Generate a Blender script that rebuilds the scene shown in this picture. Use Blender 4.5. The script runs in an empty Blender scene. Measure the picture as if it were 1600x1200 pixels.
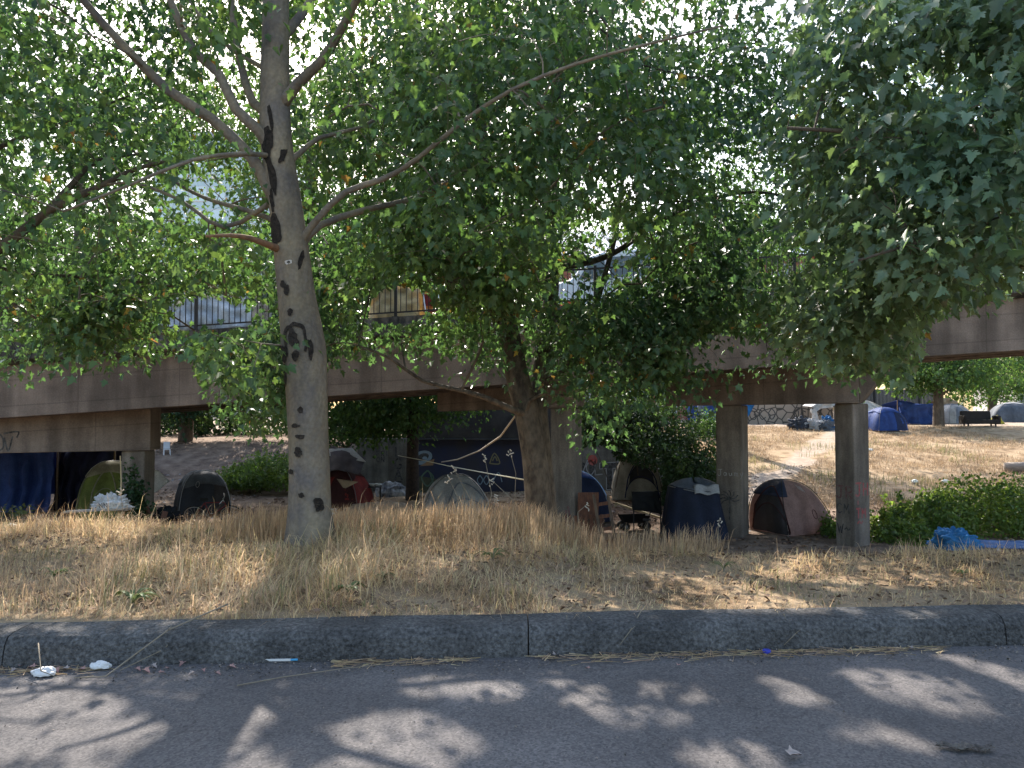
import bpy, math, random
import numpy as np
from mathutils import Vector, Matrix

# ------------------------------------------------------------------ camera, world, sun
SC = bpy.context.scene
C = SC.collection
F = 1230.0
PITCH = math.atan(40 / F)
cam = bpy.data.cameras.new('camera'); cam.sensor_width = 36; cam.lens = F / 1600 * 36
cam.clip_start = 0.05; cam.clip_end = 2000
co = bpy.data.objects.new('camera', cam); C.objects.link(co)
co.location = (0, 0, 1.5); co.rotation_euler = (math.pi / 2 + PITCH, 0, 0)
SC.camera = co

SUN_EL, SUN_AZ = math.radians(40), math.radians(-12)      # azimuth measured from +Y, negative = left
W = bpy.data.worlds.new('World'); SC.world = W; W.use_nodes = True
nt = W.node_tree; bg = nt.nodes['Background']
sky = nt.nodes.new('ShaderNodeTexSky'); sky.sky_type = 'NISHITA'; sky.sun_disc = False
sky.sun_elevation = SUN_EL; sky.sun_rotation = SUN_AZ
sky.air_density = 1.3; sky.dust_density = 2.5
nt.links.new(sky.outputs[0], bg.inputs[0]); bg.inputs[1].default_value = 0.15
sl = bpy.data.lights.new('sun', 'SUN'); sl.energy = 4.3; sl.angle = math.radians(0.55); sl.color = (1, 0.93, 0.84)
so = bpy.data.objects.new('sun', sl); C.objects.link(so)
SUND = Vector((math.sin(SUN_AZ) * math.cos(SUN_EL), math.cos(SUN_AZ) * math.cos(SUN_EL), math.sin(SUN_EL)))
so.rotation_euler = SUND.to_track_quat('Z', 'Y').to_euler()
SC.view_settings.view_transform = 'Standard'; SC.view_settings.look = 'None'
SC.view_settings.gamma = 1; SC.view_settings.use_curve_mapping = False
SC.view_settings.exposure = 1.5
SC.cycles.max_bounces = 8; SC.cycles.transmission_bounces = 5; SC.cycles.diffuse_bounces = 4

rnd = random.Random(7)
rs = np.random.RandomState(11)

# ------------------------------------------------------------------ helpers
def P(px, py, d):
    a = (px - 800) / F; b = (600 - py) / F
    y = math.cos(PITCH) - b * math.sin(PITCH); z = math.sin(PITCH) + b * math.cos(PITCH)
    s = d / y
    return Vector((a * s, d, 1.5 + z * s))

def proj(p):                                   # world array (n,3) -> photo pixels
    x, y, z = p[:, 0], p[:, 1], p[:, 2] - 1.5
    f = y * math.cos(PITCH) + z * math.sin(PITCH); u = -y * math.sin(PITCH) + z * math.cos(PITCH)
    f = np.maximum(f, 0.1)
    return 800 + F * x / f, 600 - F * u / f

def _h(i, j, k, s):
    n = (i * 374761393 + j * 668265263 + k * 2147483647 + s * 1274126177) & 0xffffffff
    n = ((n ^ (n >> 13)) * 1274126177) & 0xffffffff
    return ((n ^ (n >> 16)) & 0xffff) / 65535.0

def vn(x, y, z=0.0, s=0):                      # value noise, 0..1
    x = np.asarray(x, float); y = np.asarray(y, float) + 0 * x; z = np.asarray(z, float) + 0 * x
    xi = np.floor(x).astype(np.int64); yi = np.floor(y).astype(np.int64); zi = np.floor(z).astype(np.int64)
    fx, fy, fz = x - xi, y - yi, z - zi
    fx = fx * fx * (3 - 2 * fx); fy = fy * fy * (3 - 2 * fy); fz = fz * fz * (3 - 2 * fz)
    r = 0
    for a in (0, 1):
        for b in (0, 1):
            for c in (0, 1):
                w = (fx if a else 1 - fx) * (fy if b else 1 - fy) * (fz if c else 1 - fz)
                r = r + w * _h(xi + a, yi + b, zi + c, s)
    return r

def fbm(x, y, z=0.0, s=0, o=3):
    r = 0; a = 0.5; t = 0
    for i in range(o):
        r = r + a * vn(np.asarray(x) * 2 ** i, np.asarray(y) * 2 ** i, np.asarray(z) * 2 ** i, s + i); t += a; a *= 0.5
    return r / t

def sst(a, b, x):
    t = np.clip((np.asarray(x, float) - a) / (b - a), 0, 1); return t * t * (3 - 2 * t)

def kerb_y(x): return 4.83 + 0.075 * x

def ground(x, y):
    x = np.asarray(x, float) + 0 * np.asarray(y, float); y = np.asarray(y, float) + 0 * x
    px = 800 + F * x / np.maximum(y, 3)
    L = np.interp(y, [5, 8.8, 10, 12, 16, 28], [.17, .13, -.05, -.5, -1.9, -1.9])
    R = np.interp(y, [5, 7.6, 8.9, 10.3, 12.2, 15, 28], [.12, .10, -.2, -.7, -1.2, -1.9, -1.9])
    w = sst(820, 950, px)
    near = L * (1 - w) + R * w
    lf = np.interp(y, [28, 31, 37, 60, 140], [-1.9, -1.6, -.05, .4, .6])
    ce = np.where(y < 33.15, -1.9, np.interp(y, [33.15, 60, 140], [.15, .4, .6]))
    rf = np.interp(y, [30, 34, 52, 60, 140], [-1.9, -1.65, .42, .5, .6])
    wl = sst(-6.6, -7.6, x); wr = sst(6.9, 8.5, x)
    far = ce * (1 - wl) * (1 - wr) + lf * wl + rf * wr
    z = np.where(y < 28, near, far)
    z = z + (fbm(x * .6, y * .6, 0, 3) - .5) * .22 * sst(6, 12, y) * (1 - 0.7 * sst(16, 18, y) * sst(28, 26, y)) * sst(160, 60, y)
    z = z + (fbm(x * 2.2, y * 2.2, 0, 9) - .5) * .07 * sst(5.4, 6.5, y)
    z = np.where(y < kerb_y(x) + .28, -.12, z)
    return z

def gz(x, y): return float(ground(np.array([x]), np.array([y]))[0])
def G(px, d):
    x = (px - 800) / F * d
    return Vector((x, d, gz(x, d)))

# ------------------------------------------------------------------ materials
MATS = {}
def mat(name, col, rough=.8, spec=.3, var=.0, scale=8, bump=0., bscale=None, col2=None, metallic=0, transl=0, island=0, stretch=None, hue=0.0, streak=0, form=0):
    if name in MATS: return MATS[name]
    m = bpy.data.materials.new(name); m.use_nodes = True; N = m.node_tree.nodes; K = m.node_tree.links
    b = N['Principled BSDF']; b.inputs['Roughness'].default_value = rough
    b.inputs['Specular IOR Level'].default_value = spec; b.inputs['Metallic'].default_value = metallic
    c1 = (*col, 1); c2 = (*(col2 or tuple(max(0, v * (1 - var)) for v in col)), 1)
    tc = N.new('ShaderNodeTexCoord'); src = tc.outputs['Object']
    if stretch:
        mp = N.new('ShaderNodeMapping'); mp.inputs['Scale'].default_value = stretch; K.new(src, mp.inputs[0]); src = mp.outputs[0]
    nz = N.new('ShaderNodeTexNoise'); nz.inputs['Scale'].default_value = scale; nz.inputs['Detail'].default_value = 6; nz.inputs['Roughness'].default_value = .62
    K.new(src, nz.inputs['Vector'])
    rp = N.new('ShaderNodeValToRGB'); rp.color_ramp.elements[0].position = .35; rp.color_ramp.elements[1].position = .68
    rp.color_ramp.elements[0].color = c2; rp.color_ramp.elements[1].color = c1
    K.new(nz.outputs['Fac'], rp.inputs[0]); out = rp.outputs[0]
    if island:
        g = N.new('ShaderNodeNewGeometry'); hs = N.new('ShaderNodeHueSaturation')
        mr = N.new('ShaderNodeMapRange'); mr.inputs[3].default_value = 1 - island; mr.inputs[4].default_value = 1 + island
        K.new(g.outputs['Random Per Island'], mr.inputs[0]); K.new(mr.outputs[0], hs.inputs['Value'])
        if hue:
            m2 = N.new('ShaderNodeMath'); m2.operation = 'MULTIPLY'; m2.inputs[1].default_value = 7.31
            m3 = N.new('ShaderNodeMath'); m3.operation = 'FRACT'; m4 = N.new('ShaderNodeMapRange')
            m4.inputs[3].default_value = .5 - hue; m4.inputs[4].default_value = .5 + hue
            K.new(g.outputs['Random Per Island'], m2.inputs[0]); K.new(m2.outputs[0], m3.inputs[0]); K.new(m3.outputs[0], m4.inputs[0])
            K.new(m4.outputs[0], hs.inputs['Hue'])
        K.new(out, hs.inputs['Color']); out = hs.outputs[0]
    if streak:
        def mulnoise(st, sc, lo, hi, a=.38, z=.64):
            nonlocal out
            mp2 = N.new('ShaderNodeMapping'); mp2.inputs['Scale'].default_value = st; K.new(tc.outputs['Object'], mp2.inputs[0])
            q = N.new('ShaderNodeTexNoise'); q.inputs['Scale'].default_value = sc; q.inputs['Detail'].default_value = 7; K.new(mp2.outputs[0], q.inputs['Vector'])
            mr_ = N.new('ShaderNodeMapRange'); mr_.inputs[1].default_value = a; mr_.inputs[2].default_value = z; mr_.inputs[3].default_value = lo; mr_.inputs[4].default_value = hi; K.new(q.outputs['Fac'], mr_.inputs[0])
            vm = N.new('ShaderNodeVectorMath'); vm.operation = 'SCALE'; K.new(out, vm.inputs[0]); K.new(mr_.outputs[0], vm.inputs['Scale']); out = vm.outputs[0]
        mulnoise((1, 1, .12), 2.6, 1 - streak, 1.08); mulnoise((.6, .6, 1.2), 1.1, 1 - streak * .5, 1.06); mulnoise((1, 1, 1), 30, .86, 1.08)
        if form:
            sx_ = N.new('ShaderNodeSeparateXYZ'); K.new(tc.outputs['Object'], sx_.inputs[0])
            def line(sock, mulv, off=0.):
                a_ = N.new('ShaderNodeMath'); a_.operation = 'MULTIPLY_ADD'; K.new(sock, a_.inputs[0]); a_.inputs[1].default_value = mulv; a_.inputs[2].default_value = off
                b_ = N.new('ShaderNodeMath'); b_.operation = 'FRACT'; K.new(a_.outputs[0], b_.inputs[0]); c_ = N.new('ShaderNodeMath'); c_.operation = 'LESS_THAN'; K.new(b_.outputs[0], c_.inputs[0]); c_.inputs[1].default_value = .015 * mulv * 2; return c_.outputs[0]
            za = N.new('ShaderNodeMath'); za.operation = 'MULTIPLY_ADD'; K.new(sx_.outputs[0], za.inputs[0]); za.inputs[1].default_value = -.0665; K.new(sx_.outputs[2], za.inputs[2])
            l1, l2 = line(sx_.outputs[0], .41, .3), line(za.outputs[0], 1.6, .2); mxm = N.new('ShaderNodeMath'); mxm.operation = 'MAXIMUM'; K.new(l1, mxm.inputs[0]); K.new(l2, mxm.inputs[1])
            inv = N.new('ShaderNodeMapRange'); inv.inputs[3].default_value = 1; inv.inputs[4].default_value = .8; K.new(mxm.outputs[0], inv.inputs[0])
            vm = N.new('ShaderNodeVectorMath'); vm.operation = 'SCALE'; K.new(out, vm.inputs[0]); K.new(inv.outputs[0], vm.inputs['Scale']); out = vm.outputs[0]
    K.new(out, b.inputs['Base Color'])
    if bump:
        n2 = N.new('ShaderNodeTexNoise'); n2.inputs['Scale'].default_value = bscale or scale * 4; n2.inputs['Detail'].default_value = 5
        K.new(src, n2.inputs['Vector'])
        bp = N.new('ShaderNodeBump'); bp.inputs['Strength'].default_value = bump; bp.inputs['Distance'].default_value = .03
        K.new(n2.outputs['Fac'], bp.inputs['Height']); K.new(bp.outputs[0], b.inputs['Normal'])
    if transl:
        t = N.new('ShaderNodeBsdfTranslucent'); mx = N.new('ShaderNodeMixShader'); mx.inputs[0].default_value = transl
        tint = N.new('ShaderNodeMix'); tint.data_type = 'RGBA'; tint.blend_type = 'MULTIPLY'; tint.inputs[0].default_value = 1
        K.new(out, tint.inputs[6]); tint.inputs[7].default_value = (1.75, 1.7, .8, 1) if island and col[1] > col[0] * 1.15 else (1.2, 1.2, 1.2, 1)
        K.new(tint.outputs[2], t.inputs[0]); K.new(b.outputs[0], mx.inputs[1]); K.new(t.outputs[0], mx.inputs[2])
        K.new(mx.outputs[0], N['Material Output'].inputs[0])
    MATS[name] = m
    return m

# leaves: clumps of lighter and yellower leaf through the crown
def leafmat(name, a, b, yel=.02, tr=.42):
    m = mat(name, a, rough=.38, spec=.5, col2=b, scale=1.1, transl=tr, island=.36, hue=.018)
    return m
LEAF1 = leafmat('maple_leaf', (.10, .165, .06), (.055, .115, .055), tr=.45)
LEAF2 = leafmat('maple_leaf_dark', (.075, .145, .065), (.045, .10, .058))
LEAF3 = leafmat('maple_leaf_cool', (.14, .205, .125), (.085, .155, .10), tr=.38)
LEAFB = leafmat('far_leaf', (.085, .15, .045), (.045, .095, .04))
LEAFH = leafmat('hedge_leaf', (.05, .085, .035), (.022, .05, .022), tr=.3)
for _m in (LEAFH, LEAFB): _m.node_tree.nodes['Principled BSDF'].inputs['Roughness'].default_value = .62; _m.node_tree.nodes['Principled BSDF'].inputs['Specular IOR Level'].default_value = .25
LEAFR = leafmat('bramble_leaf', (.17, .24, .065), (.07, .13, .035), tr=.5)
AUT = mat('autumn_leaf', (.26, .11, .03), col2=(.24, .21, .04), rough=.5, transl=.4, island=.3)
BARK1 = mat('smooth_bark', (.30, .24, .16), rough=.92, col2=(.155, .135, .125), scale=3.2, bump=.8, bscale=22, stretch=(1, 1, .6), streak=.3)
BARK2 = mat('dark_bark', (.15, .12, .09), rough=.95, col2=(.07, .055, .045), scale=9, bump=.9, bscale=30, stretch=(1, 1, .35))
SCAR = mat('bark_scar', (.065, .05, .04), rough=1, col2=(.018, .015, .013), scale=26, bump=1.0)
STUB = mat('peeled_wood', (.30, .16, .09), rough=.9, col2=(.14, .08, .05), scale=14)
CONC = mat('girder_concrete', (.25, .20, .165), rough=.92, col2=(.17, .135, .112), scale=1.3, bump=.25, bscale=26, stretch=(.8, 1, 1.0), streak=.38, form=1)
CONC2 = mat('column_concrete', (.25, .215, .18), rough=.92, col2=(.16, .135, .115), scale=2.2, bump=.3, bscale=26, stretch=(2.2, 2.2, .6), streak=.4)
CURB = mat('curb_concrete', (.16, .15, .13), rough=.95, col2=(.04, .04, .04), scale=3.2, bump=.4, stretch=(2.5, 1, .8), streak=.5)
IRON = mat('black_iron', (.022, .02, .02), rough=.6, var=.3)
WALLM = mat('wall_concrete', (.21, .20, .17), rough=.9, col2=(.11, .105, .095), scale=1.6, bump=.3, streak=.4)
DARKW = mat('shade_concrete', (.06, .055, .05), rough=.95, col2=(.03, .028, .026), scale=1.5, bump=.3)  # near-black colour carries the deep shade above the mural wall
def paint(n, c): return mat('paint_' + n, c, rough=.8, col2=tuple(.45*v + .09 for v in c), scale=11)
def cloth(n, c, tr=.18, var=.3, bump=.7): return mat('cloth_' + n, c, rough=.72, spec=.25, var=var, scale=3, bump=bump, bscale=5, transl=tr, streak=.22)

# ------------------------------------------------------------------ mesh building
class MB:
    def __init__(s): s.v = []; s.f = []; s.mi = []; s.cur = 0
    def add(s, vs, fs):
        o = len(s.v); s.v += [tuple(v) for v in vs]; s.f += [tuple(i + o for i in f) for f in fs]; s.mi += [s.cur] * len(fs); return s
    def box(s, c, d, M=None, taper=0):
        x, y, z = d[0] / 2, d[1] / 2, d[2] / 2
        vs = []
        for sx, sy, sz in ((-1,-1,-1),(1,-1,-1),(1,1,-1),(-1,1,-1),(-1,-1,1),(1,-1,1),(1,1,1),(-1,1,1)):
            k = 1 - taper * (sz > 0); v = Vector((sx * x * k, sy * y * k, sz * z))
            if M is not None: v = M @ v
            vs.append(v + Vector(c))
        return s.add(vs, [(0,3,2,1),(4,5,6,7),(0,1,5,4),(1,2,6,5),(2,3,7,6),(3,0,4,7)])
    def bar(s, a, b, w, h=None):
        a = Vector(a); b = Vector(b); d = b - a; h = h or w
        q = d.to_track_quat('Z', 'Y').to_matrix()
        return s.box((a + b) / 2, (w, h, d.length), q)
    def tube(s, pts, r, n=8, cap=True):
        pts = [Vector(p) for p in pts]
        if not hasattr(r, '__len__'): r = [r] * len(pts)
        o = len(s.v); up = None
        for i, p in enumerate(pts):
            t = (pts[min(i + 1, len(pts) - 1)] - pts[max(i - 1, 0)]).normalized()
            if up is None:
                up = Vector((0, 0, 1)) if abs(t.z) < .9 else Vector((0, 1, 0))
            a = t.cross(up)
            if a.length < 1e-4: a = t.cross(Vector((1, .3, 0)))
            a.normalize(); b2 = t.cross(a).normalized(); up = -b2 if False else up
            # parallel transport
            up = a.cross(t)
            for k in range(n):
                an = 2 * math.pi * k / n
                s.v.append(tuple(p + (a * math.cos(an) + up * math.sin(an)) * r[i]))
        m = len(pts)
        for i in range(m - 1):
            for k in range(n):
                s.f.append((o + i*n + k, o + i*n + (k+1) % n, o + (i+1)*n + (k+1) % n, o + (i+1)*n + k)); s.mi.append(s.cur)
        if cap:
            s.f.append(tuple(o + k for k in range(n))[::-1]); s.f.append(tuple(o + (m-1)*n + k for k in range(n))); s.mi += [s.cur] * 2
        return s
    def grid(s, fn, nu, nv, thick=0):
        o = [[Vector(fn(i / nu, j / nv)) for j in range(nv + 1)] for i in range(nu + 1)]
        vs = [p for r in o for p in r]; idx = lambda i, j: i * (nv + 1) + j
        fs = [(idx(i,j), idx(i+1,j), idx(i+1,j+1), idx(i,j+1)) for i in range(nu) for j in range(nv)]
        if thick:
            n = len(vs); nn = []
            for i in range(nu + 1):
                for j in range(nv + 1):
                    du = o[min(i+1,nu)][j] - o[max(i-1,0)][j]; dv = o[i][min(j+1,nv)] - o[i][max(j-1,0)]
                    k = du.cross(dv); nn.append(k.normalized() if k.length > 1e-9 else Vector((0,0,1)))
            vs = vs + [v - k * thick for v, k in zip(vs, nn)]
            fs = fs + [tuple(n + a for a in f[::-1]) for f in fs]
            rim = [idx(i,0) for i in range(nu)] + [idx(nu,j) for j in range(nv)] + [idx(i,nv) for i in range(nu,0,-1)] + [idx(0,j) for j in range(nv,0,-1)]
            for a, b in zip(rim, rim[1:] + rim[:1]): fs.append((b, a, a + n, b + n))
        return s.add(vs, fs)
    def build(s, name, ms, parent=None, smooth=False, bevel=0, loc=None):
        me = bpy.data.meshes.new(name); me.from_pydata(s.v, [], s.f)
        for m in (ms if isinstance(ms, (list, tuple)) else [ms]): me.materials.append(m)
        if s.mi and max(s.mi): me.polygons.foreach_set('material_index', s.mi)
        if smooth: me.polygons.foreach_set('use_smooth', [True] * len(me.polygons))
        me.update()
        o = bpy.data.objects.new(name, me); C.objects.link(o)
        if parent: o.parent = parent
        if bevel:
            b = o.modifiers.new('bevel', 'BEVEL'); b.width = bevel; b.segments = 2; b.limit_method = 'ANGLE'
        if loc is not None: o.location = loc
        return o

def mesh_np(name, V, sizes, loops, m, parent=None, smooth=False, fmi=None):
    me = bpy.data.meshes.new(name); me.vertices.add(len(V)); me.vertices.foreach_set('co', np.asarray(V, np.float32).ravel())
    me.loops.add(len(loops)); me.loops.foreach_set('vertex_index', np.asarray(loops, np.int32))
    me.polygons.add(len(sizes)); st = np.concatenate([[0], np.cumsum(sizes)[:-1]])
    me.polygons.foreach_set('loop_start', st.astype(np.int32))
    for mm in (m if isinstance(m, (list, tuple)) else [m]): me.materials.append(mm)
    if fmi is not None: me.polygons.foreach_set('material_index', np.asarray(fmi, np.int32))
    if smooth: me.polygons.foreach_set('use_smooth', np.ones(len(sizes), bool))
    me.update(calc_edges=True); me.validate()
    o = bpy.data.objects.new(name, me); C.objects.link(o)
    if parent: o.parent = parent
    return o

def tag(o, label=None, cat=None, group=None, kind=None):
    if label: o['label'] = label
    if cat: o['category'] = cat
    if group: o['group'] = group
    if kind: o['kind'] = kind
    return o
def thing(name, label, cat, loc=(0, 0, 0), rz=0, group=None):
    o = bpy.data.objects.new(name, None); C.objects.link(o); o.location = loc; o.rotation_euler = (0, 0, rz)
    o.empty_display_size = .2
    return tag(o, label, cat, group)
def copy_tree(o, loc=None, rz=None, parent=None, label=None):
    c = o.copy(); C.objects.link(c)
    if parent: c.parent = parent
    if loc is not None: c.location = loc
    if rz is not None: c.rotation_euler.z = rz
    if label: c['label'] = label
    for ch in [q for q in bpy.data.objects if q.parent == o]: copy_tree(ch, parent=c)
    return c

# ------------------------------------------------------------------ leaves
MAPLE = np.array([[0,0],[.30,-.10],[.24,.13],[.56,.38],[.25,.42],[.20,.66],[0,1.0]])      # right half outline (x,y)
MAPLE2 = np.array([[0,0],[.16,-.13],[.36,-.05],[.27,.12],[.44,.17],[.47,.30],[.62,.42],[.43,.43],[.27,.40],[.34,.58],[.21,.61],[.17,.82],[0,1.02]])
OVAL = np.array([[0,0],[.30,.22],[.34,.5],[.2,.8],[0,1.0]])
def leaf_arrays(pos, tip, nrm, size, shape=MAPLE, fold=.22):
    n = len(pos); k = len(shape)
    tip = tip / np.maximum(np.linalg.norm(tip, axis=1, keepdims=True), 1e-6)
    side = np.cross(tip, nrm); side /= np.maximum(np.linalg.norm(side, axis=1, keepdims=True), 1e-6)
    nr = np.cross(side, tip)
    half = shape; mirr = shape[1:-1] * np.array([-1, 1])
    sh = np.concatenate([half, mirr]); m = len(sh)
    rr_ = np.random.RandomState(n)
    fo = (fold * (.2 + 2.2 * rr_.rand(n)))[:, None]; cu = (.05 + .5 * rr_.rand(n) ** 1.5)[:, None]; asy = (1 + .35 * (rr_.rand(n) - .5))[:, None]
    zf = np.abs(sh[None, :, 0]) * fo - (sh[None, :, 1] ** 2) * cu
    s = size[:, None, None]
    V = pos[:, None, :] + s * ((sh[None, :, 0] * asy)[:, :, None] * side[:, None, :] + sh[None, :, 1, None] * tip[:, None, :] + zf[:, :, None] * nr[:, None, :])
    f1 = list(range(k)); f2 = [0] + [k - 1] + [k + i for i in range(k - 2)][::-1]
    base = (np.arange(n) * m)[:, None]
    L = np.concatenate([base + np.array(f1)[None], base + np.array(f2)[None]], 1).ravel()
    return V.reshape(-1, 3), np.full(2 * n, k), L

def build_leaves(name, pos, tip, nrm, size, m, parent, shape=MAPLE, fmi=None):
    V, S, L = leaf_arrays(pos, tip, nrm, size, shape)
    return mesh_np(name, V, S, L, m, parent, fmi=None if fmi is None else np.repeat(fmi, 2))

def rand_dirs(n): 
    v = rs.normal(size=(n, 3)); return v / np.linalg.norm(v, axis=1, keepdims=True)

# ------------------------------------------------------------------ ground, road, kerb
def axis(parts):
    out = []
    for a, b, s in parts: out += list(np.arange(a, b, s))
    out.append(parts[-1][1]); return np.array(out)
def make_ground():
    xs = axis([(-500,-60,40),(-60,-24,3),(-24,-12,.6),(-12,14,.22),(14,26,.6),(26,60,3),(60,500,40)])
    ys = axis([(-60,0,10),(0,4,1),(4,16,.16),(16,33,.4),(33,33.12,.12),(33.12,33.2,.08),(33.2,60,.6),(60,120,6),(120,900,60)])
    X, Y = np.meshgrid(xs, ys, indexing='ij'); Z = ground(X, Y)
    V = np.stack([X, Y, Z], -1).reshape(-1, 3); nx, ny = X.shape
    i, j = np.meshgrid(np.arange(nx - 1), np.arange(ny - 1), indexing='ij'); b = (i * ny + j).ravel()
    L = np.stack([b, b + ny, b + ny + 1, b + 1], 1).ravel()
    m = bpy.data.materials.new('dry_earth'); m.use_nodes = True; N = m.node_tree.nodes; K = m.node_tree.links; B = N['Principled BSDF']
    B.inputs['Roughness'].default_value = .97; B.inputs['Specular IOR Level'].default_value = .1
    g = N.new('ShaderNodeNewGeometry'); sp = N.new('ShaderNodeSeparateXYZ'); K.new(g.outputs['Position'], sp.inputs[0])
    def noise(sc, det=6, vec=None):
        n = N.new('ShaderNodeTexNoise'); n.inputs['Scale'].default_value = sc; n.inputs['Detail'].default_value = det; K.new(vec or g.outputs['Position'], n.inputs['Vector']); return n.outputs['Fac']
    def ramp(src, stops):
        r = N.new('ShaderNodeValToRGB'); e = r.color_ramp.elements
        while len(e) < len(stops): e.new(.5)
        for k, (p, c) in enumerate(stops): e[k].position = p; e[k].color = (*c, 1)
        K.new(src, r.inputs[0]); return r.outputs[0]
    def mix(f, a, b_):
        x = N.new('ShaderNodeMix'); x.data_type = 'RGBA'; K.new(f, x.inputs[0]); K.new(a, x.inputs[6]); K.new(b_, x.inputs[7]); return x.outputs[2]
    def rng(src, a, b_):
        x = N.new('ShaderNodeMapRange'); x.interpolation_type = 'SMOOTHSTEP'; x.inputs[1].default_value = a; x.inputs[2].default_value = b_; K.new(src, x.inputs[0]); return x.outputs[0]
    straw = ramp(noise(1.3, 9), [(.28, (.14, .095, .055)), (.42, (.24, .165, .10)), (.56, (.35, .255, .16)), (.68, (.27, .20, .13)), (.78, (.20, .19, .085))])
    dirt = ramp(noise(2.2, 10), [(.3, (.10, .07, .055)), (.5, (.19, .135, .10)), (.7, (.27, .20, .15))])
    dust = ramp(noise(3.5, 8), [(.3, (.28, .215, .165)), (.7, (.40, .32, .25))])
    # worn bare ground under the deck
    fy = rng(sp.outputs[1], 26, 32); c = mix(fy, dirt, straw)
    near = rng(sp.outputs[1], 14.5, 11.5); c = mix(near, c, straw)
    lft = rng(sp.outputs[0], -5, -7.5)
    m1 = N.new('ShaderNodeMath'); m1.operation = 'MULTIPLY'; K.new(lft, m1.inputs[0]); K.new(fy, m1.inputs[1]); c = mix(m1.outputs[0], c, dirt)
    # bare plateau at the far camp and the trodden path down from it
    pl = rng(sp.outputs[1], 50, 55); c = mix(pl, c, dust)
    nx_ = noise(.35, 2)
    ma = N.new('ShaderNodeMath'); ma.operation = 'MULTIPLY_ADD'; K.new(sp.outputs[1], ma.inputs[0]); ma.inputs[1].default_value = -.62; ma.inputs[2].default_value = 8.6
    ad = N.new('ShaderNodeMath'); ad.operation = 'ADD'; K.new(ma.outputs[0], ad.inputs[0]); K.new(sp.outputs[0], ad.inputs[1])
    a2 = N.new('ShaderNodeMath'); a2.operation = 'MULTIPLY_ADD'; K.new(nx_, a2.inputs[0]); a2.inputs[1].default_value = 3; K.new(ad.outputs[0], a2.inputs[2])
    ab = N.new('ShaderNodeMath'); ab.operation = 'ABSOLUTE'; K.new(a2.outputs[0], ab.inputs[0])
    pf = rng(ab.outputs[0], 1.1, .5); m2 = N.new('ShaderNodeMath'); m2.operation = 'MULTIPLY'; K.new(pf, m2.inputs[0]); K.new(rng(sp.outputs[1], 24, 27), m2.inputs[1])
    m3 = N.new('ShaderNodeMath'); m3.operation = 'MULTIPLY'; K.new(m2.outputs[0], m3.inputs[0]); K.new(rng(sp.outputs[0], 6.5, 8), m3.inputs[1])
    c = mix(m3.outputs[0], c, dust)
    K.new(c, B.inputs['Base Color'])
    bp = N.new('ShaderNodeBump'); bp.inputs['Strength'].default_value = .8; bp.inputs['Distance'].default_value = .08; K.new(noise(9, 8), bp.inputs['Height']); K.new(bp.outputs[0], B.inputs['Normal'])
    o = mesh_np('ground', V, np.full(len(b), 4), L, m, smooth=True); tag(o, kind='structure')
make_ground()

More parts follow.
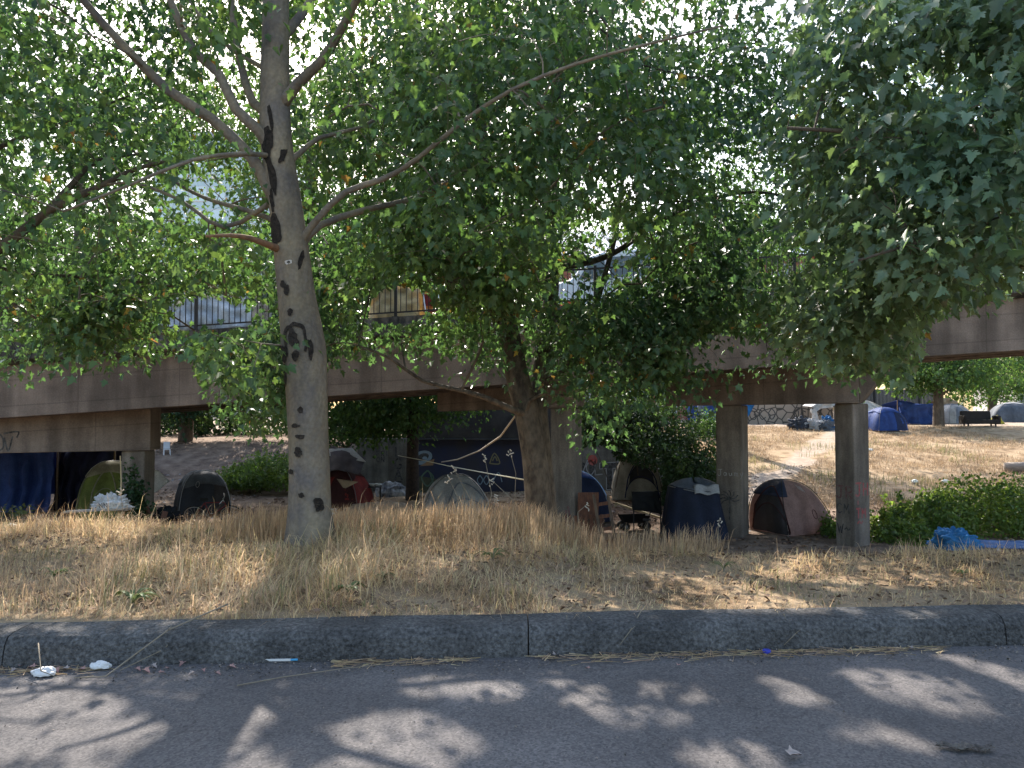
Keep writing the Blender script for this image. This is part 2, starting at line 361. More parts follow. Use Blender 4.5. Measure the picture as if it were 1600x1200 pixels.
def make_road():
    m = bpy.data.materials.new('worn_asphalt'); m.use_nodes = True; N = m.node_tree.nodes; K = m.node_tree.links; B = N['Principled BSDF']
    B.inputs['Roughness'].default_value = .88; B.inputs['Specular IOR Level'].default_value = .25
    tc = N.new('ShaderNodeTexCoord')
    n1 = N.new('ShaderNodeTexNoise'); n1.inputs['Scale'].default_value = 1.1; n1.inputs['Detail'].default_value = 8; K.new(tc.outputs['Object'], n1.inputs['Vector'])
    n2 = N.new('ShaderNodeTexVoronoi'); n2.inputs['Scale'].default_value = 95; K.new(tc.outputs['Object'], n2.inputs['Vector'])
    n3 = N.new('ShaderNodeTexNoise'); n3.inputs['Scale'].default_value = 160; n3.inputs['Detail'].default_value = 3; K.new(tc.outputs['Object'], n3.inputs['Vector'])
    r1 = N.new('ShaderNodeValToRGB'); r1.color_ramp.elements[0].color = (.115, .107, .105, 1); r1.color_ramp.elements[1].color = (.158, .148, .144, 1); r1.color_ramp.elements[0].position = .35; r1.color_ramp.elements[1].position = .65
    K.new(n1.outputs['Fac'], r1.inputs[0])
    r2 = N.new('ShaderNodeValToRGB'); r2.color_ramp.elements[0].color = (.55, .55, .56, 1); r2.color_ramp.elements[1].color = (1.35, 1.3, 1.28, 1)
    K.new(n2.outputs['Color'], r2.inputs[0])
    mx = N.new('ShaderNodeMix'); mx.data_type = 'RGBA'; mx.blend_type = 'MULTIPLY'; mx.inputs[0].default_value = 1
    K.new(r1.outputs[0], mx.inputs[6]); K.new(r2.outputs[0], mx.inputs[7]); 
    # scattered pale stones
    v3 = N.new('ShaderNodeTexVoronoi'); v3.inputs['Scale'].default_value = 14; K.new(tc.outputs['Object'], v3.inputs['Vector'])
    mr = N.new('ShaderNodeMapRange'); mr.inputs[1].default_value = .06; mr.inputs[2].default_value = .03; K.new(v3.outputs['Distance'], mr.inputs[0])
    m2 = N.new('ShaderNodeMix'); m2.data_type = 'RGBA'; K.new(mr.outputs[0], m2.inputs[0]); K.new(mx.outputs[2], m2.inputs[6]); m2.inputs[7].default_value = (.28, .26, .24, 1)
    # fine cracks and darker tar patches
    wn = N.new('ShaderNodeTexNoise'); wn.inputs['Scale'].default_value = 2.5; wn.inputs['Detail'].default_value = 5; K.new(tc.outputs['Object'], wn.inputs['Vector'])
    wm = N.new('ShaderNodeVectorMath'); wm.operation = 'MULTIPLY_ADD'; K.new(wn.outputs['Color'], wm.inputs[0]); wm.inputs[1].default_value = (.7, .7, 0); K.new(tc.outputs['Object'], wm.inputs[2])
    cv = N.new('ShaderNodeTexVoronoi'); cv.feature = 'DISTANCE_TO_EDGE'; cv.inputs['Scale'].default_value = .55; K.new(wm.outputs[0], cv.inputs['Vector'])
    cr = N.new('ShaderNodeMapRange'); cr.inputs[1].default_value = .0015; cr.inputs[2].default_value = .006; cr.inputs[3].default_value = .8; cr.inputs[4].default_value = 1; K.new(cv.outputs['Distance'], cr.inputs[0])
    pn = N.new('ShaderNodeTexNoise'); pn.inputs['Scale'].default_value = .45; pn.inputs['Detail'].default_value = 3; K.new(tc.outputs['Object'], pn.inputs['Vector'])
    pr = N.new('ShaderNodeMapRange'); pr.inputs[1].default_value = .4; pr.inputs[2].default_value = .62; pr.inputs[3].default_value = .8; pr.inputs[4].default_value = 1.08; K.new(pn.outputs['Fac'], pr.inputs[0])
    mm = N.new('ShaderNodeMath'); mm.operation = 'MULTIPLY'; K.new(cr.outputs[0], mm.inputs[0]); K.new(pr.outputs[0], mm.inputs[1])
    m5 = N.new('ShaderNodeVectorMath'); m5.operation = 'SCALE'; K.new(m2.outputs[2], m5.inputs[0]); K.new(mm.outputs[0], m5.inputs['Scale'])
    K.new(m5.outputs[0], B.inputs['Base Color'])
    bp = N.new('ShaderNodeBump'); bp.inputs['Strength'].default_value = .55; bp.inputs['Distance'].default_value = .008; K.new(n3.outputs['Fac'], bp.inputs['Height']); K.new(bp.outputs[0], B.inputs['Normal'])
    b = MB(); b.grid(lambda u, v: (-60 + 120 * u, -10 + v * (kerb_y(-60 + 120 * u) + 10.05), .002 * math.sin(u * 70)), 60, 8)
    tag(b.build('road', m), kind='structure')
    # kerb: cast lengths with rounded nose and joints
    km = mat('kerb_stone', (.20, .19, .183), rough=.95, col2=(.06, .057, .056), scale=48, bump=1.0, bscale=60, streak=.35)
    prof = [(-.02, -.15), (.0, .03), (.02, .13), (.05, .172), (.09, .186), (.30, .19), (.30, -.15)]
    b = MB(); x = -30.4
    while x < 32:
        L = 3.05; n = 14
        for i in range(n):
            xa, xb = x + L * i / n, x + L * (i + 1) / n
            if i == 0: xa += .004
            if i == n - 1: xb -= .004
            vs = []
            for k, xx in enumerate((xa, xb)):
                for q, (py, pz) in enumerate(prof):
                    e = (float(vn(xx * 5, q * 3.1, 0, 4)) - .5) * .012 + (float(vn(xx * .9, q * .2, 0, 5)) - .5) * .02
                    dz = -.03 * (1 if xx > 2 and pz > .1 else 0) * 0
                    vs.append((xx, kerb_y(xx) + py + (e if 0 < q < 5 else 0), pz - (.012 * (pz > .1) * float(vn(xx * 2.3, 7, 0, 8)))))
            m_ = len(prof); fs = [(q, m_ + q, m_ + q + 1, q + 1) for q in range(m_ - 1)]
            if i == 0: fs.append(tuple(range(m_)))
            if i == n - 1: fs.append(tuple(range(2 * m_ - 1, m_ - 1, -1)))
            b.add(vs, fs)
        x += L
    tag(b.build('kerb', km), kind='structure')
make_road()

# ------------------------------------------------------------------ strokes of spray paint
def stroke_mesh(b, strokes, org, U, Vv, N_, w):
    U = Vector(U).normalized(); Vv = Vector(Vv).normalized(); N_ = Vector(N_).normalized()
    for s in strokes:
        pts = []
        for i in range(len(s) - 1):                                # subdivide with Catmull-Rom
            p0 = s[max(i-1,0)]; p1 = s[i]; p2 = s[i+1]; p3 = s[min(i+2,len(s)-1)]
            for k in range(5):
                t = k / 5
                pts.append(tuple(.5*((2*p1[a])+(-p0[a]+p2[a])*t+(2*p0[a]-5*p1[a]+4*p2[a]-p3[a])*t*t+(-p0[a]+3*p1[a]-3*p2[a]+p3[a])*t**3) for a in (0,1)))
        pts.append(s[-1]); q = [Vector((p[0], p[1])) for p in pts]
        vs = []; off = .003
        for i, p in enumerate(q):
            t = q[min(i+1,len(q)-1)] - q[max(i-1,0)]
            t = t.normalized() if t.length else Vector((1,0)); n = Vector((-t.y, t.x)) * w / 2
            for sg in (1, -1):
                a = p + n * sg; vs.append(Vector(org) + U * a.x + Vv * a.y + N_ * off)
        b.add(vs, [(2*i, 2*i+1, 2*i+3, 2*i+2) for i in range(len(q) - 1)])
LET = {
 'J': [[(0,1),(.7,1)],[(.45,1),(.45,.2),(.25,0),(.0,.15)]], 'R': [[(.1,0),(.1,1)],[(.1,1),(.6,.9),(.55,.55),(.1,.5)],[(.25,.5),(.65,0)]],
 'H': [[(.1,0),(.1,1)],[(.6,0),(.6,1)],[(.1,.5),(.6,.55)]], 'T': [[(0,1),(.7,1)],[(.35,1),(.35,0)]], 'M': [[(.05,0),(.1,1)],[(.1,1),(.35,.4)],[(.35,.4),(.6,1)],[(.6,1),(.65,0)]],
 'G': [[(.65,.85),(.3,1),(.05,.6),(.15,.1),(.5,.0),(.65,.35),(.4,.4)]], 'A': [[(0,0),(.35,1)],[(.35,1),(.7,0)],[(.15,.4),(.55,.4)]], 'L': [[(.1,1),(.1,0)],[(.1,0),(.6,.05)]],
 'V': [[(0,1),(.3,0)],[(.3,0),(.7,1)]], 'D': [[(.1,0),(.1,1)],[(.1,1),(.6,.7),(.55,.2),(.1,0)]], 'E': [[(.1,0),(.1,1)],[(.1,1),(.6,1)],[(.1,.5),(.5,.5)],[(.1,0),(.6,0)]],
 'O': [[(.35,1),(.05,.5),(.35,0),(.65,.5),(.35,1)]], 'C': [[(.65,.85),(.3,1),(.05,.5),(.3,0),(.65,.2)]], 'N': [[(.1,0),(.1,1)],[(.1,1),(.6,0)],[(.6,0),(.6,1)]],
 'a': [[(.5,.5),(.2,.55),(.1,.2),(.35,.05),(.5,.5),(.55,.05)]], 'u': [[(.1,.5),(.15,.1),(.4,.1),(.5,.5),(.55,.05)]], 'm': [[(.05,0),(.1,.5),(.3,.45),(.32,0)],[(.32,.4),(.55,.5),(.6,0)]], 'y': [[(.1,.5),(.3,.1)],[(.55,.6),(.2,-.45)]],
 'W': [[(0,1),(.2,0)],[(.2,0),(.35,.7)],[(.35,.7),(.5,0)],[(.5,0),(.7,1)]], 'I': [[(.3,0),(.3,1)]], 'F': [[(.1,0),(.1,1)],[(.1,1),(.6,1)],[(.1,.5),(.5,.5)]], 'K': [[(.1,0),(.1,1)],[(.6,1),(.1,.5)],[(.1,.5),(.6,0)]], '~': [[(0,.4),(.25,.6),(.45,.4),(.7,.6)]]}
def word(txt, h, vertical=False, adv=.85):
    out = []; x = y = 0
    for ch in txt:
        for s in LET.get(ch, []): out.append([((p[0]) * h + x, p[1] * h + y) for p in s])
        if vertical: y -= h * 1.15
        else: x += h * adv
    return out
def graffiti(parent, txt_strokes, org, U, Vv, N_, w, m, name='graffiti', label=None):
    b = MB(); stroke_mesh(b, txt_strokes, org, U, Vv, N_, w)
    o = b.build(name, m, parent)
    if label: o['label'] = label
    return o

# ------------------------------------------------------------------ the overpass
SL = .0665
def zb(x): return 2.115 + SL * x               # underside of the fascia girder
BY = 19.0
bridge = thing('overpass', 'long brown concrete overpass ramp rising to the right on square columns', 'bridge')
XA, XB = -34, 36
def prism(profile, x0, x1, seg=1, mb=None):    # profile (y, dz from zb)
    b = mb or MB(); n = len(profile)
    for i in range(seg):
        xa = x0 + (x1 - x0) * i / seg; xb = x0 + (x1 - x0) * (i + 1) / seg
        vs = [(xa, y, zb(xa) + z) for y, z in profile] + [(xb, y, zb(xb) + z) for y, z in profile]
        fs = [(k, n + k, n + (k+1) % n, (k+1) % n) for k in range(n)] + [tuple(range(n)), tuple(range(2*n-1, n-1, -1))]
        b.add(vs, fs)
    return b
# fascia girder, inner girders, slab, kerbs
prism([(BY, 0), (BY, 1.27), (BY + .5, 1.27), (BY + .5, 0)], XA, XB).build('girder', CONC, bridge, bevel=.015)
for gy in (BY + 2.5, BY + 4.9, BY + 7.3):
    prism([(gy, .05), (gy, 1.26), (gy + .5, 1.26), (gy + .5, .05)], XA, XB).build('girder', CONC, bridge)
prism([(BY - .32, 1.36), (BY - .32, 1.62), (BY + 8.12, 1.62), (BY + 8.12, 1.36), (BY + 7.9, 1.272), (BY - .1, 1.272)], XA, XB).build('deck_slab', CURB, bridge, bevel=.012)
for y0 in (BY - .26, BY + 7.82):
    b = MB(); x = XA
    while x < XB:
        prism([(y0, 1.622), (y0 + .01, 1.79), (y0 + .25, 1.79), (y0 + .26, 1.622)], x + .01, min(x + 2.99, XB), mb=b); x += 3
    b.build('deck_kerb', CURB, bridge)
asph = mat('deck_asphalt', (.09, .09, .09), var=.3)
prism([(BY + .01, 1.625), (BY + .01, 1.66), (BY + 7.8, 1.66), (BY + 7.8, 1.625)], XA, XB).build('deck_surface', asph, bridge)
# pipe under the edge
b = MB(); b.tube([(x, BY + 1.3, zb(x) + .5) for x in np.linspace(XA, XB, 20)], .06, 8); b.build('service_pipe', mat('pipe_tan', (.33, .22, .14)), bridge)
b = MB(); b.tube([(x, BY + 3.8, zb(x) + .35) for x in np.linspace(XA, XB, 20)], .05, 8); b.build('service_pipe', MATS['pipe_tan'], bridge)
b = MB(); b.tube([(x, BY + .56, zb(x) + .12 + .05*math.sin(x*1.7)) for x in np.linspace(8, XB, 60)], .018, 6); b.build('cable', MATS['pipe_tan'], bridge)
# railing
def railing(y):
    x = XA
    while x < XB - .1:
        x1 = x + 2.4; b = MB()
        zt = 1.79 + .86; zl = 1.79 + .12
        b.bar((x + .03, y, zb(x) + zt), (x1 - .03, y, zb(x1) + zt), .05, .04)
        b.bar((x + .03, y, zb(x) + zl), (x1 - .03, y, zb(x1) + zl), .035)
        k = x + .12
        while k < x1 - .05:
            b.bar((k, y, zb(k) + zl), (k, y, zb(k) + zt), .018); k += .135
        b.build('railing_panel', IRON, bridge)
        p = MB(); p.box((x, y, zb(x) + 1.79 + .46), (.07, .07, .94)); p.box((x, y, zb(x) + 1.8), (.16, .14, .02)); p.build('railing_post', IRON, bridge)
        x = x1
railing(BY - .12); railing(BY + 7.95)

def bent(cols, xl, xr, capz0, capz1, yl, yr, thick, widths, flare=None):
    # skewed crosshead from (xl,yl) to (xr,yr); columns at given x
    U = Vector((xr - xl, yr - yl, 0)); L = U.length; U.normalize(); Nn = Vector((U.y, -U.x, 0))
    b = MB()
    def pt(s, n, z): 
        p = Vector((xl, yl, 0)) + U * s + Nn * n; return (p.x, p.y, z)
    h = thick / 2
    b.add([pt(0,h,capz0[0]),pt(L,h,capz0[1]),pt(L,h,capz1[1]),pt(0,h,capz1[0]),pt(0,-h,capz0[0]),pt(L,-h,capz0[1]),pt(L,-h,capz1[1]),pt(0,-h,capz1[0])],
          [(0,1,2,3),(5,4,7,6),(0,4,5,1),(3,2,6,7),(1,5,6,2),(0,3,7,4)])
    if flare:
        e, fz = flare
        b.add([pt(L+.002,h*.98,capz0[1]),pt(L+e,h*.98,capz1[1]-fz),pt(L+e,h*.98,capz1[1]),pt(L+.002,h*.98,capz1[1]),pt(L+.002,-h*.98,capz0[1]),pt(L+e,-h*.98,capz1[1]-fz),pt(L+e,-h*.98,capz1[1]),pt(L+.002,-h*.98,capz1[1])],
              [(0,1,2,3),(5,4,7,6),(0,4,5,1),(3,2,6,7),(1,5,6,2),(0,3,7,4)])
    cap = b.build('crosshead', CONC, bridge, bevel=.02)
    objs = []
    for (cx, cw, cd, *ex) in cols:
        s = (cx - xl) / U.x; p = Vector((xl, yl, 0)) + U * s; zt = capz0[0] + (capz0[1] - capz0[0]) * s / L
        Uc = U.copy(); Uc.rotate(Matrix.Rotation(math.radians(ex[0]) if ex else 0, 3, 'Z')); Nc = Vector((Uc.y, -Uc.x, 0))
        R = Matrix(((Uc.x, -Nc.x, 0), (Uc.y, -Nc.y, 0), (0, 0, 1)))
        b = MB(); z0 = gz(p.x, p.y) - .5
        b.box((p.x, p.y, (z0 + zt) / 2 - .002), (cw, cd, zt - z0 - .004), R)
        o = b.build('column', CONC2, bridge, bevel=.035); objs.append((o, p, Uc, Nc, cw, cd))
    return cap, objs
# left bent: right-hand column at px ~220
def X(px, d): return (px - 800) / F * d
c1, o1 = bent([(X(217, 20.2), .62, .52, -8), (X(214, 19.9) - 6.5, .62, .52)], X(-420, 19.6), X(243, 20.2), (.30, .47), (.95, 1.72), 19.62, 20.25, .7, None)
# middle bent: column at px ~885
c2, o2 = bent([(X(885, 19.9), .64, .60)], X(694, 21.5), X(907, 19.9), (1.45, 1.55), (1.95, 2.18), 21.4, 19.85, .75, None)
# right bent with two columns in view
c3, o3 = bent([(X(1143, 21.5), .70, .70), (X(1329, 20.0), .56, .60, -30)], X(1050, 22.2), X(1344, 19.9), (1.60, 1.66), (2.40, 2.73), 22.35, 19.85, .84, None, flare=(.75, .12))
red = paint('red', (.34, .05, .045)); blk = paint('black', (.014, .013, .014)); wht = paint('white', (.34, .34, .34)); dred = paint('dark_red', (.12, .03, .025))
def face(o, side, u0, z):                      # origin on a column's face; side 'f' camera face, 'r' right-hand face
    _, p, U, Nn, cw, cd = o
    if side == 'f': return (p.x, p.y, 0) + 0 * 1 if False else (Vector((p.x, p.y, z)) + Nn * cd / 2 + U * u0, U, Nn)
    return (Vector((p.x, p.y, z)) + U * cw / 2 - Nn * u0, -Nn, U)
def on_face(o, side, txt, u0, z, h, w, m, vertical=False):
    org, U, N_ = face(o, side, u0, z)
    graffiti(o[0], word(txt, h, vertical) if isinstance(txt, str) else txt, org, U, (0, 0, 1), N_, w, m)
colA, colB = o3
on_face(colB, 'f', 'JR', -.24, -.72, .30, .04, dred); on_face(colB, 'f', 'CM', -.24, -1.1, .24, .03, blk); on_face(colB, 'f', 'W~', -.22, -1.6, .24, .03, blk)  # JR in darker red: the front face's shade is put into the paint
on_face(colB, 'r', 'JH', -.26, -.65, .32, .045, red); on_face(colB, 'r', 'TM', -.24, -1.2, .24, .045, red); on_face(colB, 'r', '~', -.2, -1.45, .3, .035, red); on_face(colB, 'r', 'I', -.2, -.86, .1, .04, red)
on_face(colA, 'f', 'Jaumy', -.30, -.28, .17, .012, wht, False)
rays = [[(0, -.5), (.02, -.1), (0, .1)]] + [[(0, .05), (.16*math.cos(a), .05 + .16*math.sin(a)), (.27*math.cos(a+.3), .05 + .24*math.sin(a+.3))] for a in np.linspace(-.3, 3.5, 8)]
on_face(colA, 'f', rays, 0.0, -.95, 1, .028, blk)
on_face(o2[0], 'f', [[(0, 0), (.04, -.3), (0, -.7)], [(.05, -.2), (.1, -.6)], [(-.05, -.1), (-.06, -.5)]], .15, -.9, 1, .05, dred)
# dark tag on the left crosshead
U = Vector((X(243,20.2) - X(-420,19.6), 20.25 - 19.62, 0)).normalized(); Nn = Vector((U.y, -U.x, 0))
sx = (X(8, 19.9) - X(-420, 19.6)) / U.x; org = Vector((X(-420,19.6), 19.62, .45)) + U * sx + Nn * .35
graffiti(c1, [[(-.25,.1),(-.2,.45),(.05,.4),(.1,.1),(-.1,0)],[(.12,.35),(.22,.02),(.32,.38)],[(.1,.45),(.45,.5),(.42,.35)]], org, U, (0,0,1), Nn, .04, blk)

# ------------------------------------------------------------------ retaining wall with murals
wall = thing('retaining_wall', 'graffiti covered concrete retaining wall in the shade behind the overpass', 'wall')
b = MB(); x0, x1 = X(560, 33), X(655, 33)
b.box(((x0 + x1)/2, 33, -.95), (x1 - x0, .3, 2.5))
for k in range(1, 4): b.box((x0 + (x1 - x0) * k / 4, 32.84, -.95), (.05, .03, 2.4))
b.build('panel_wall', WALLM, wall, bevel=.02)
x2 = X(868, 33); b = MB(); b.box(((x1 + x2)/2 + .001, 33.02, -.95), (x2 - x1 - .004, .34, 2.36)); b.build('mural_wall', mat('mural_navy', (.018, .028, .075), rough=.7, col2=(.035, .035, .05), scale=.9), wall)
b = MB(); b.box(((x1 + x2)/2, 33.1, .95), (x2 - x1 + .1, .55, 1.42)); b.box(((x1 + x2)/2, 32.95, .26), (x2 - x1 + .2, .7, .06)); b.build('shade_band', DARKW, wall, bevel=.03)  # dark band added as the deep shade above the mural, plus the wall-top ledge
x3 = X(1052, 33); b = MB(); b.box(((x2 + x3)/2 + .001, 33, -1.0), (x3 - x2 - .004, .3, 2.3)); b.build('panel_wall', WALLM, wall, bevel=.02)
b = MB(); b.box(((x2 + x3)/2, 32.98, .19), (x3 - x2, .42, .08)); b.build('coping', WALLM, wall)
FW = (1,0,0), (0,0,1), (0,-1,0)
def wallp(px, py, d=32.84): return P(px, py, d)
graffiti(wall, word('LGAT', .42, True), wallp(617, 714), *FW, .07, blk)
graffiti(wall, word('FRI', .22) , wallp(588, 713), *FW, .035, blk); graffiti(wall, word('ON', .22), wallp(588, 722), *FW, .035, blk)
cyan = paint('pale_blue', (.22, .33, .42)); grn = paint('green', (.07, .15, .09)); och = paint('ochre', (.30, .17, .07)); yel = paint('dull_yellow', (.22, .2, .08))
def blob(parent, pts, org, m, name='mural_shape', off=.004, N_=(0,-1,0)):
    b = MB(); o = Vector(org); b.add([o + Vector((p[0], -off, p[1])) for p in pts], [tuple(range(len(pts)))]); return b.build(name, m, parent)
def ell(cx, cz, a, c, n=20, rot=0): return [(cx + a*math.cos(t)*math.cos(rot) - c*math.sin(t)*math.sin(rot), cz + a*math.cos(t)*math.sin(rot) + c*math.sin(t)*math.cos(rot)) for t in np.linspace(0, 2*math.pi, n, endpoint=False)]
W0 = wallp(660, 715)
blob(wall, ell(0, 0, .42, .28, rot=.3), W0, cyan); blob(wall, ell(.02, .02, .26, .15, rot=.35), W0, blk, off=.007); blob(wall, ell(.1, -.02, .1, .07), W0, cyan, off=.010)
blob(wall, [(-.1,-.35),(.45,-.32),(.5,-.05),(.2,-.16)], W0, och, off=.006)
graffiti(wall, [[(0,0),(-.25,-.3),(0,-.65),(.25,-.3),(0,0)],[(.1,-.1),(.3,-.7)],[(-.5,-.75),(.1,-.95),(.7,-.3)]], wallp(668, 735), *FW, .06, grn)
blob(wall, [(-.6,-1.0),(.6,-1.1),(.75,.1),(-.3,.3),(-.7,0)], wallp(668, 755), mat('mural_moss', (.09,.095,.06), var=.4), off=.002)
graffiti(wall, word('OO', .38, adv=.7) + [[(.65,.1),(.9,.5),(1.05,.1)]], wallp(745, 757), *FW, .04, cyan)
graffiti(wall, [[(0,0),(.2,.42),(.42,0),(0,0)],[(.12,.1),(.22,.28),(.32,.1)]], wallp(765, 724), *FW, .05, yel)
# right-hand letters: black blocks with white outlines
R0 = wallp(898, 768)
for k, (cx, w_) in enumerate([(.0,.2),(.28,.18),(.55,.22)]):
    blob(wall, [(cx,0),(cx+w_,0),(cx+w_,1.15),(cx,1.2)], wallp(900, 768), blk, off=.002)
graffiti(wall, word('VOL', .62, adv=.55), wallp(902, 742), *FW, .045, wht)
blob(wall, ell(0, 0, .2, .22), wallp(926, 719), paint('poppy', (.4,.06,.04)), off=.003)
for pts in ([(0,1.1),(.85,1.15),(.85,.9),(.55,.88),(.55,0),(.28,0),(.28,.88),(0,.85)], [(1.0,0),(1.22,0),(1.22,.4),(1.55,0),(1.8,0),(1.5,.5),(1.75,.8),(1.5,1.12),(1.0,1.12)]):
    o_ = wallp(937, 765); blob(wall, pts, o_, blk, off=.003); graffiti(wall, [[p, q] for p, q in zip(pts, pts[1:] + pts[:1])], o_ + Vector((0,-.003,0)), *FW, .035, wht)
for k in range(3):
    pts = [(0,0),(.32,.05),(.5,.5),(.38,.9),(.1,.75),(.05,.4)]
    o_ = wallp(1004 + 14*k, 764); blob(wall, pts, o_, blk, off=.003 + .001*k); graffiti(wall, [[p, q] for p, q in zip(pts, pts[1:] + pts[:1])], o_ + Vector((0,-.004-.001*k,0)), *FW, .03, wht)

# ------------------------------------------------------------------ dome tents
def dome_tent(name, label, loc, rz, W_, D_, H, body, fly=None, door=None, trim=None, pole=None, fly_from=.45, door_ang=-math.pi/2, door_w=.9, door_h=.62, sag=.11, lean=(0,0), group=None, emblem=None, stripes=None, power=.92, skip_pole=False, window=None):
    t = thing(name, label, 'tent', loc, rz, group)
    def S(th, ph, off=0.):
        # th around, ph 0 (ground) .. 1 (apex)
        c, s = math.cos(th), math.sin(th); q = 5.5
        R = (abs(c) ** q + abs(s) ** q) ** (-1 / q)
        R *= 1 - sag * (abs(math.cos(2 * th)) ** 1.5)
        a = ph * math.pi / 2; rr = math.cos(a) ** power; zz = math.sin(a) ** 1.0
        wr = .012 * math.sin(th * 23 + ph * 9) * math.cos(a) * (1 - abs(2*ph-1)) + .015*(float(vn(th*4, ph*5, 0, 5))-.5)
        x = c * R * rr * (W_ / 2) * (1 + wr) + lean[0] * zz; y = s * R * rr * (D_ / 2) * (1 + wr) + lean[1] * zz; z = H * zz
        n = Vector((c, s, .8 * zz + .1)).normalized()
        return Vector((x, y, z)) + n * off
    b = MB(); b.grid(lambda u, v: S(u * 2 * math.pi, v * .995), 72, 14); b.build('body', body, t, smooth=True)
    if fly:
        b = MB(); b.grid(lambda u, v: S(u * 2 * math.pi, fly_from + .09*abs(math.cos(2*u*2*math.pi)) + v * (.996 - fly_from - .09*abs(math.cos(2*u*2*math.pi))), .025), 72, 10, thick=.006); b.build('rain_fly', fly, t, smooth=True)
    if not skip_pole:
        for k in (0, 1):
            th = math.pi / 4 + k * math.pi / 2
            pts = [S(th, v, .03) for v in np.linspace(0, 1, 12)] + [S(th + math.pi, v, .03) for v in np.linspace(.95, 0, 12)]
            b = MB(); b.tube(pts, .012, 5); b.build('pole', pole or mat('tent_pole', (.12,.12,.12), rough=.4), t, smooth=True)
    if door:
        def D(u, v, off=.012):
            uu = (u - .5) * 2; top = door_h * math.sqrt(max(0, 1 - abs(uu) ** 2.4)) + .02
            return S(door_ang + uu * door_w / 2, v * top + .01, off)
        b = MB(); b.grid(lambda u, v: D(u, v), 16, 8); o = b.build('door', door, t, smooth=True)
        if window:
            b = MB(); b.grid(lambda u, v: D(.1 + .8*u, .5 + .42*v, .024), 14, 5); b.build('mesh_window', window, o, smooth=True)
        if trim:
            pts = [D(u, 1, .02) for u in np.linspace(0, 1, 22)]
            b = MB(); b.tube(pts, .022, 5); b.tube([D(u, .55, .02) for u in np.linspace(.02, .98, 14)], .014, 5); b.build('door_trim', trim, o, smooth=True)
    if stripes:
        ang, m = stripes
        b = MB()
        for k in range(4): b.grid(lambda u, v: S(ang + .05 + .06*k + .03*v, .62 + .12 * u - .02*k, .034), 4, 1)
        b.build('stripe_mark', m, t)
    if emblem:
        ang, ph, m = emblem
        c0 = S(ang, ph, .03); pts = [S(ang + .07*math.cos(a), ph + .06*math.sin(a), .03) for a in np.linspace(0, 6.283, 14)]
        b = MB(); b.tube(pts, .008, 4); b.build('emblem', m, t)
    b = MB()
    for k in range(4):
        p = S(math.pi/4 + k*math.pi/2, 0, 0); q = p * 1.18; b.tube([p + Vector((0,0,.05)), (q.x, q.y, -.02)], .006, 4)
    b.build('guy_line', mat('cord', (.4,.38,.34)), t)
    return t
navy = cloth('navy', (.022, .034, .085)); lime = cloth('lime', (.27, .34, .10), tr=.25); cream = cloth('cream', (.50, .48, .36), tr=.3)
char = cloth('charcoal', (.055, .062, .082)); slate = cloth('slate', (.13, .15, .18)); redc = cloth('red', (.28, .035, .03)); dtarp = cloth('dark_tarp', (.10, .085, .095), bump=.8)
lgrey = cloth('light_grey', (.55, .55, .56), tr=.3); beige = cloth('beige', (.50, .45, .37), tr=.2); bluec = cloth('royal_blue', (.03, .075, .27)); tarpb = cloth('tarp_blue', (.06, .12, .40), bump=.9); skyb = cloth('bright_blue', (.025, .17, .42), bump=.8); 
pink = cloth('faded_pink', (.47, .33, .30), tr=.4); maroon = cloth('maroon', (.07, .022, .022)); whitec = cloth('white', (.75, .74, .72), tr=.25); tan = cloth('tan', (.42, .33, .22)); mesh_d = cloth('dark_mesh', (.06, .055, .06), tr=.05); black = cloth('black', (.008, .008, .01), tr=0); greyb = cloth('blue_grey', (.25, .29, .36))
dgreen = cloth('dark_green', (.03, .05, .035))

dome_tent('dome_tent', 'lime green dome tent with cream rain fly behind the left column', G(176, 25.5), .4, 2.0, 1.9, 1.75, lime, fly=cream, door=lime, fly_from=.52, group='dome tents', door_w=.8, door_ang=-1.7, trim=cream, power=.8)
dome_tent('dome_tent', 'dark grey dome tent with round emblem on its fly on the dirt by the bicycle', G(318, 26.3), .5, 1.75, 1.65, 1.36, char, fly=slate, fly_from=.42, door=mesh_d, door_ang=-.9, door_w=.7, group='dome tents', power=.72, emblem=(-1.9, .5, lgrey), pole=mat('tent_pole_grey', (.25,.27,.3)))
dome_tent('dome_tent', 'red dome tent half covered by a dark tarp right of the birch-like trunk', G(530, 27), -.15, 2.2, 2.0, 1.45, redc, fly=maroon, fly_from=.5, door=maroon, door_ang=-1.2, group='dome tents')
dome_tent('dome_tent', 'plain light grey dome tent half hidden by dead weed stalks', G(712, 24), .1, 2.25, 2.1, 1.42, lgrey, group='dome tents', door=lgrey, trim=greyb, door_w=1.1, door_ang=-1.3)
dome_tent('dome_tent', 'blue dome tent with pale blue edge beside the wooden boards', G(893, 24.5), .3, 2.1, 2.0, 1.5, navy, fly=bluec, fly_from=.6, group='dome tents', pole=mat('tent_pole_blue', (.25, .42, .75)), door=greyb, door_ang=-.6, door_w=.5)
dome_tent('dome_tent', 'beige dome tent with navy trimmed arched door against the graffiti wall', G(994, 30), -.1, 2.0, 1.9, 1.62, beige, door=beige, trim=cloth('navy_trim', (.03,.035,.12)), door_ang=-1.45, door_w=1.15, door_h=.6, window=mesh_d, power=.8, group='dome tents', pole=mat('tent_pole_tan', (.45,.42,.38)))
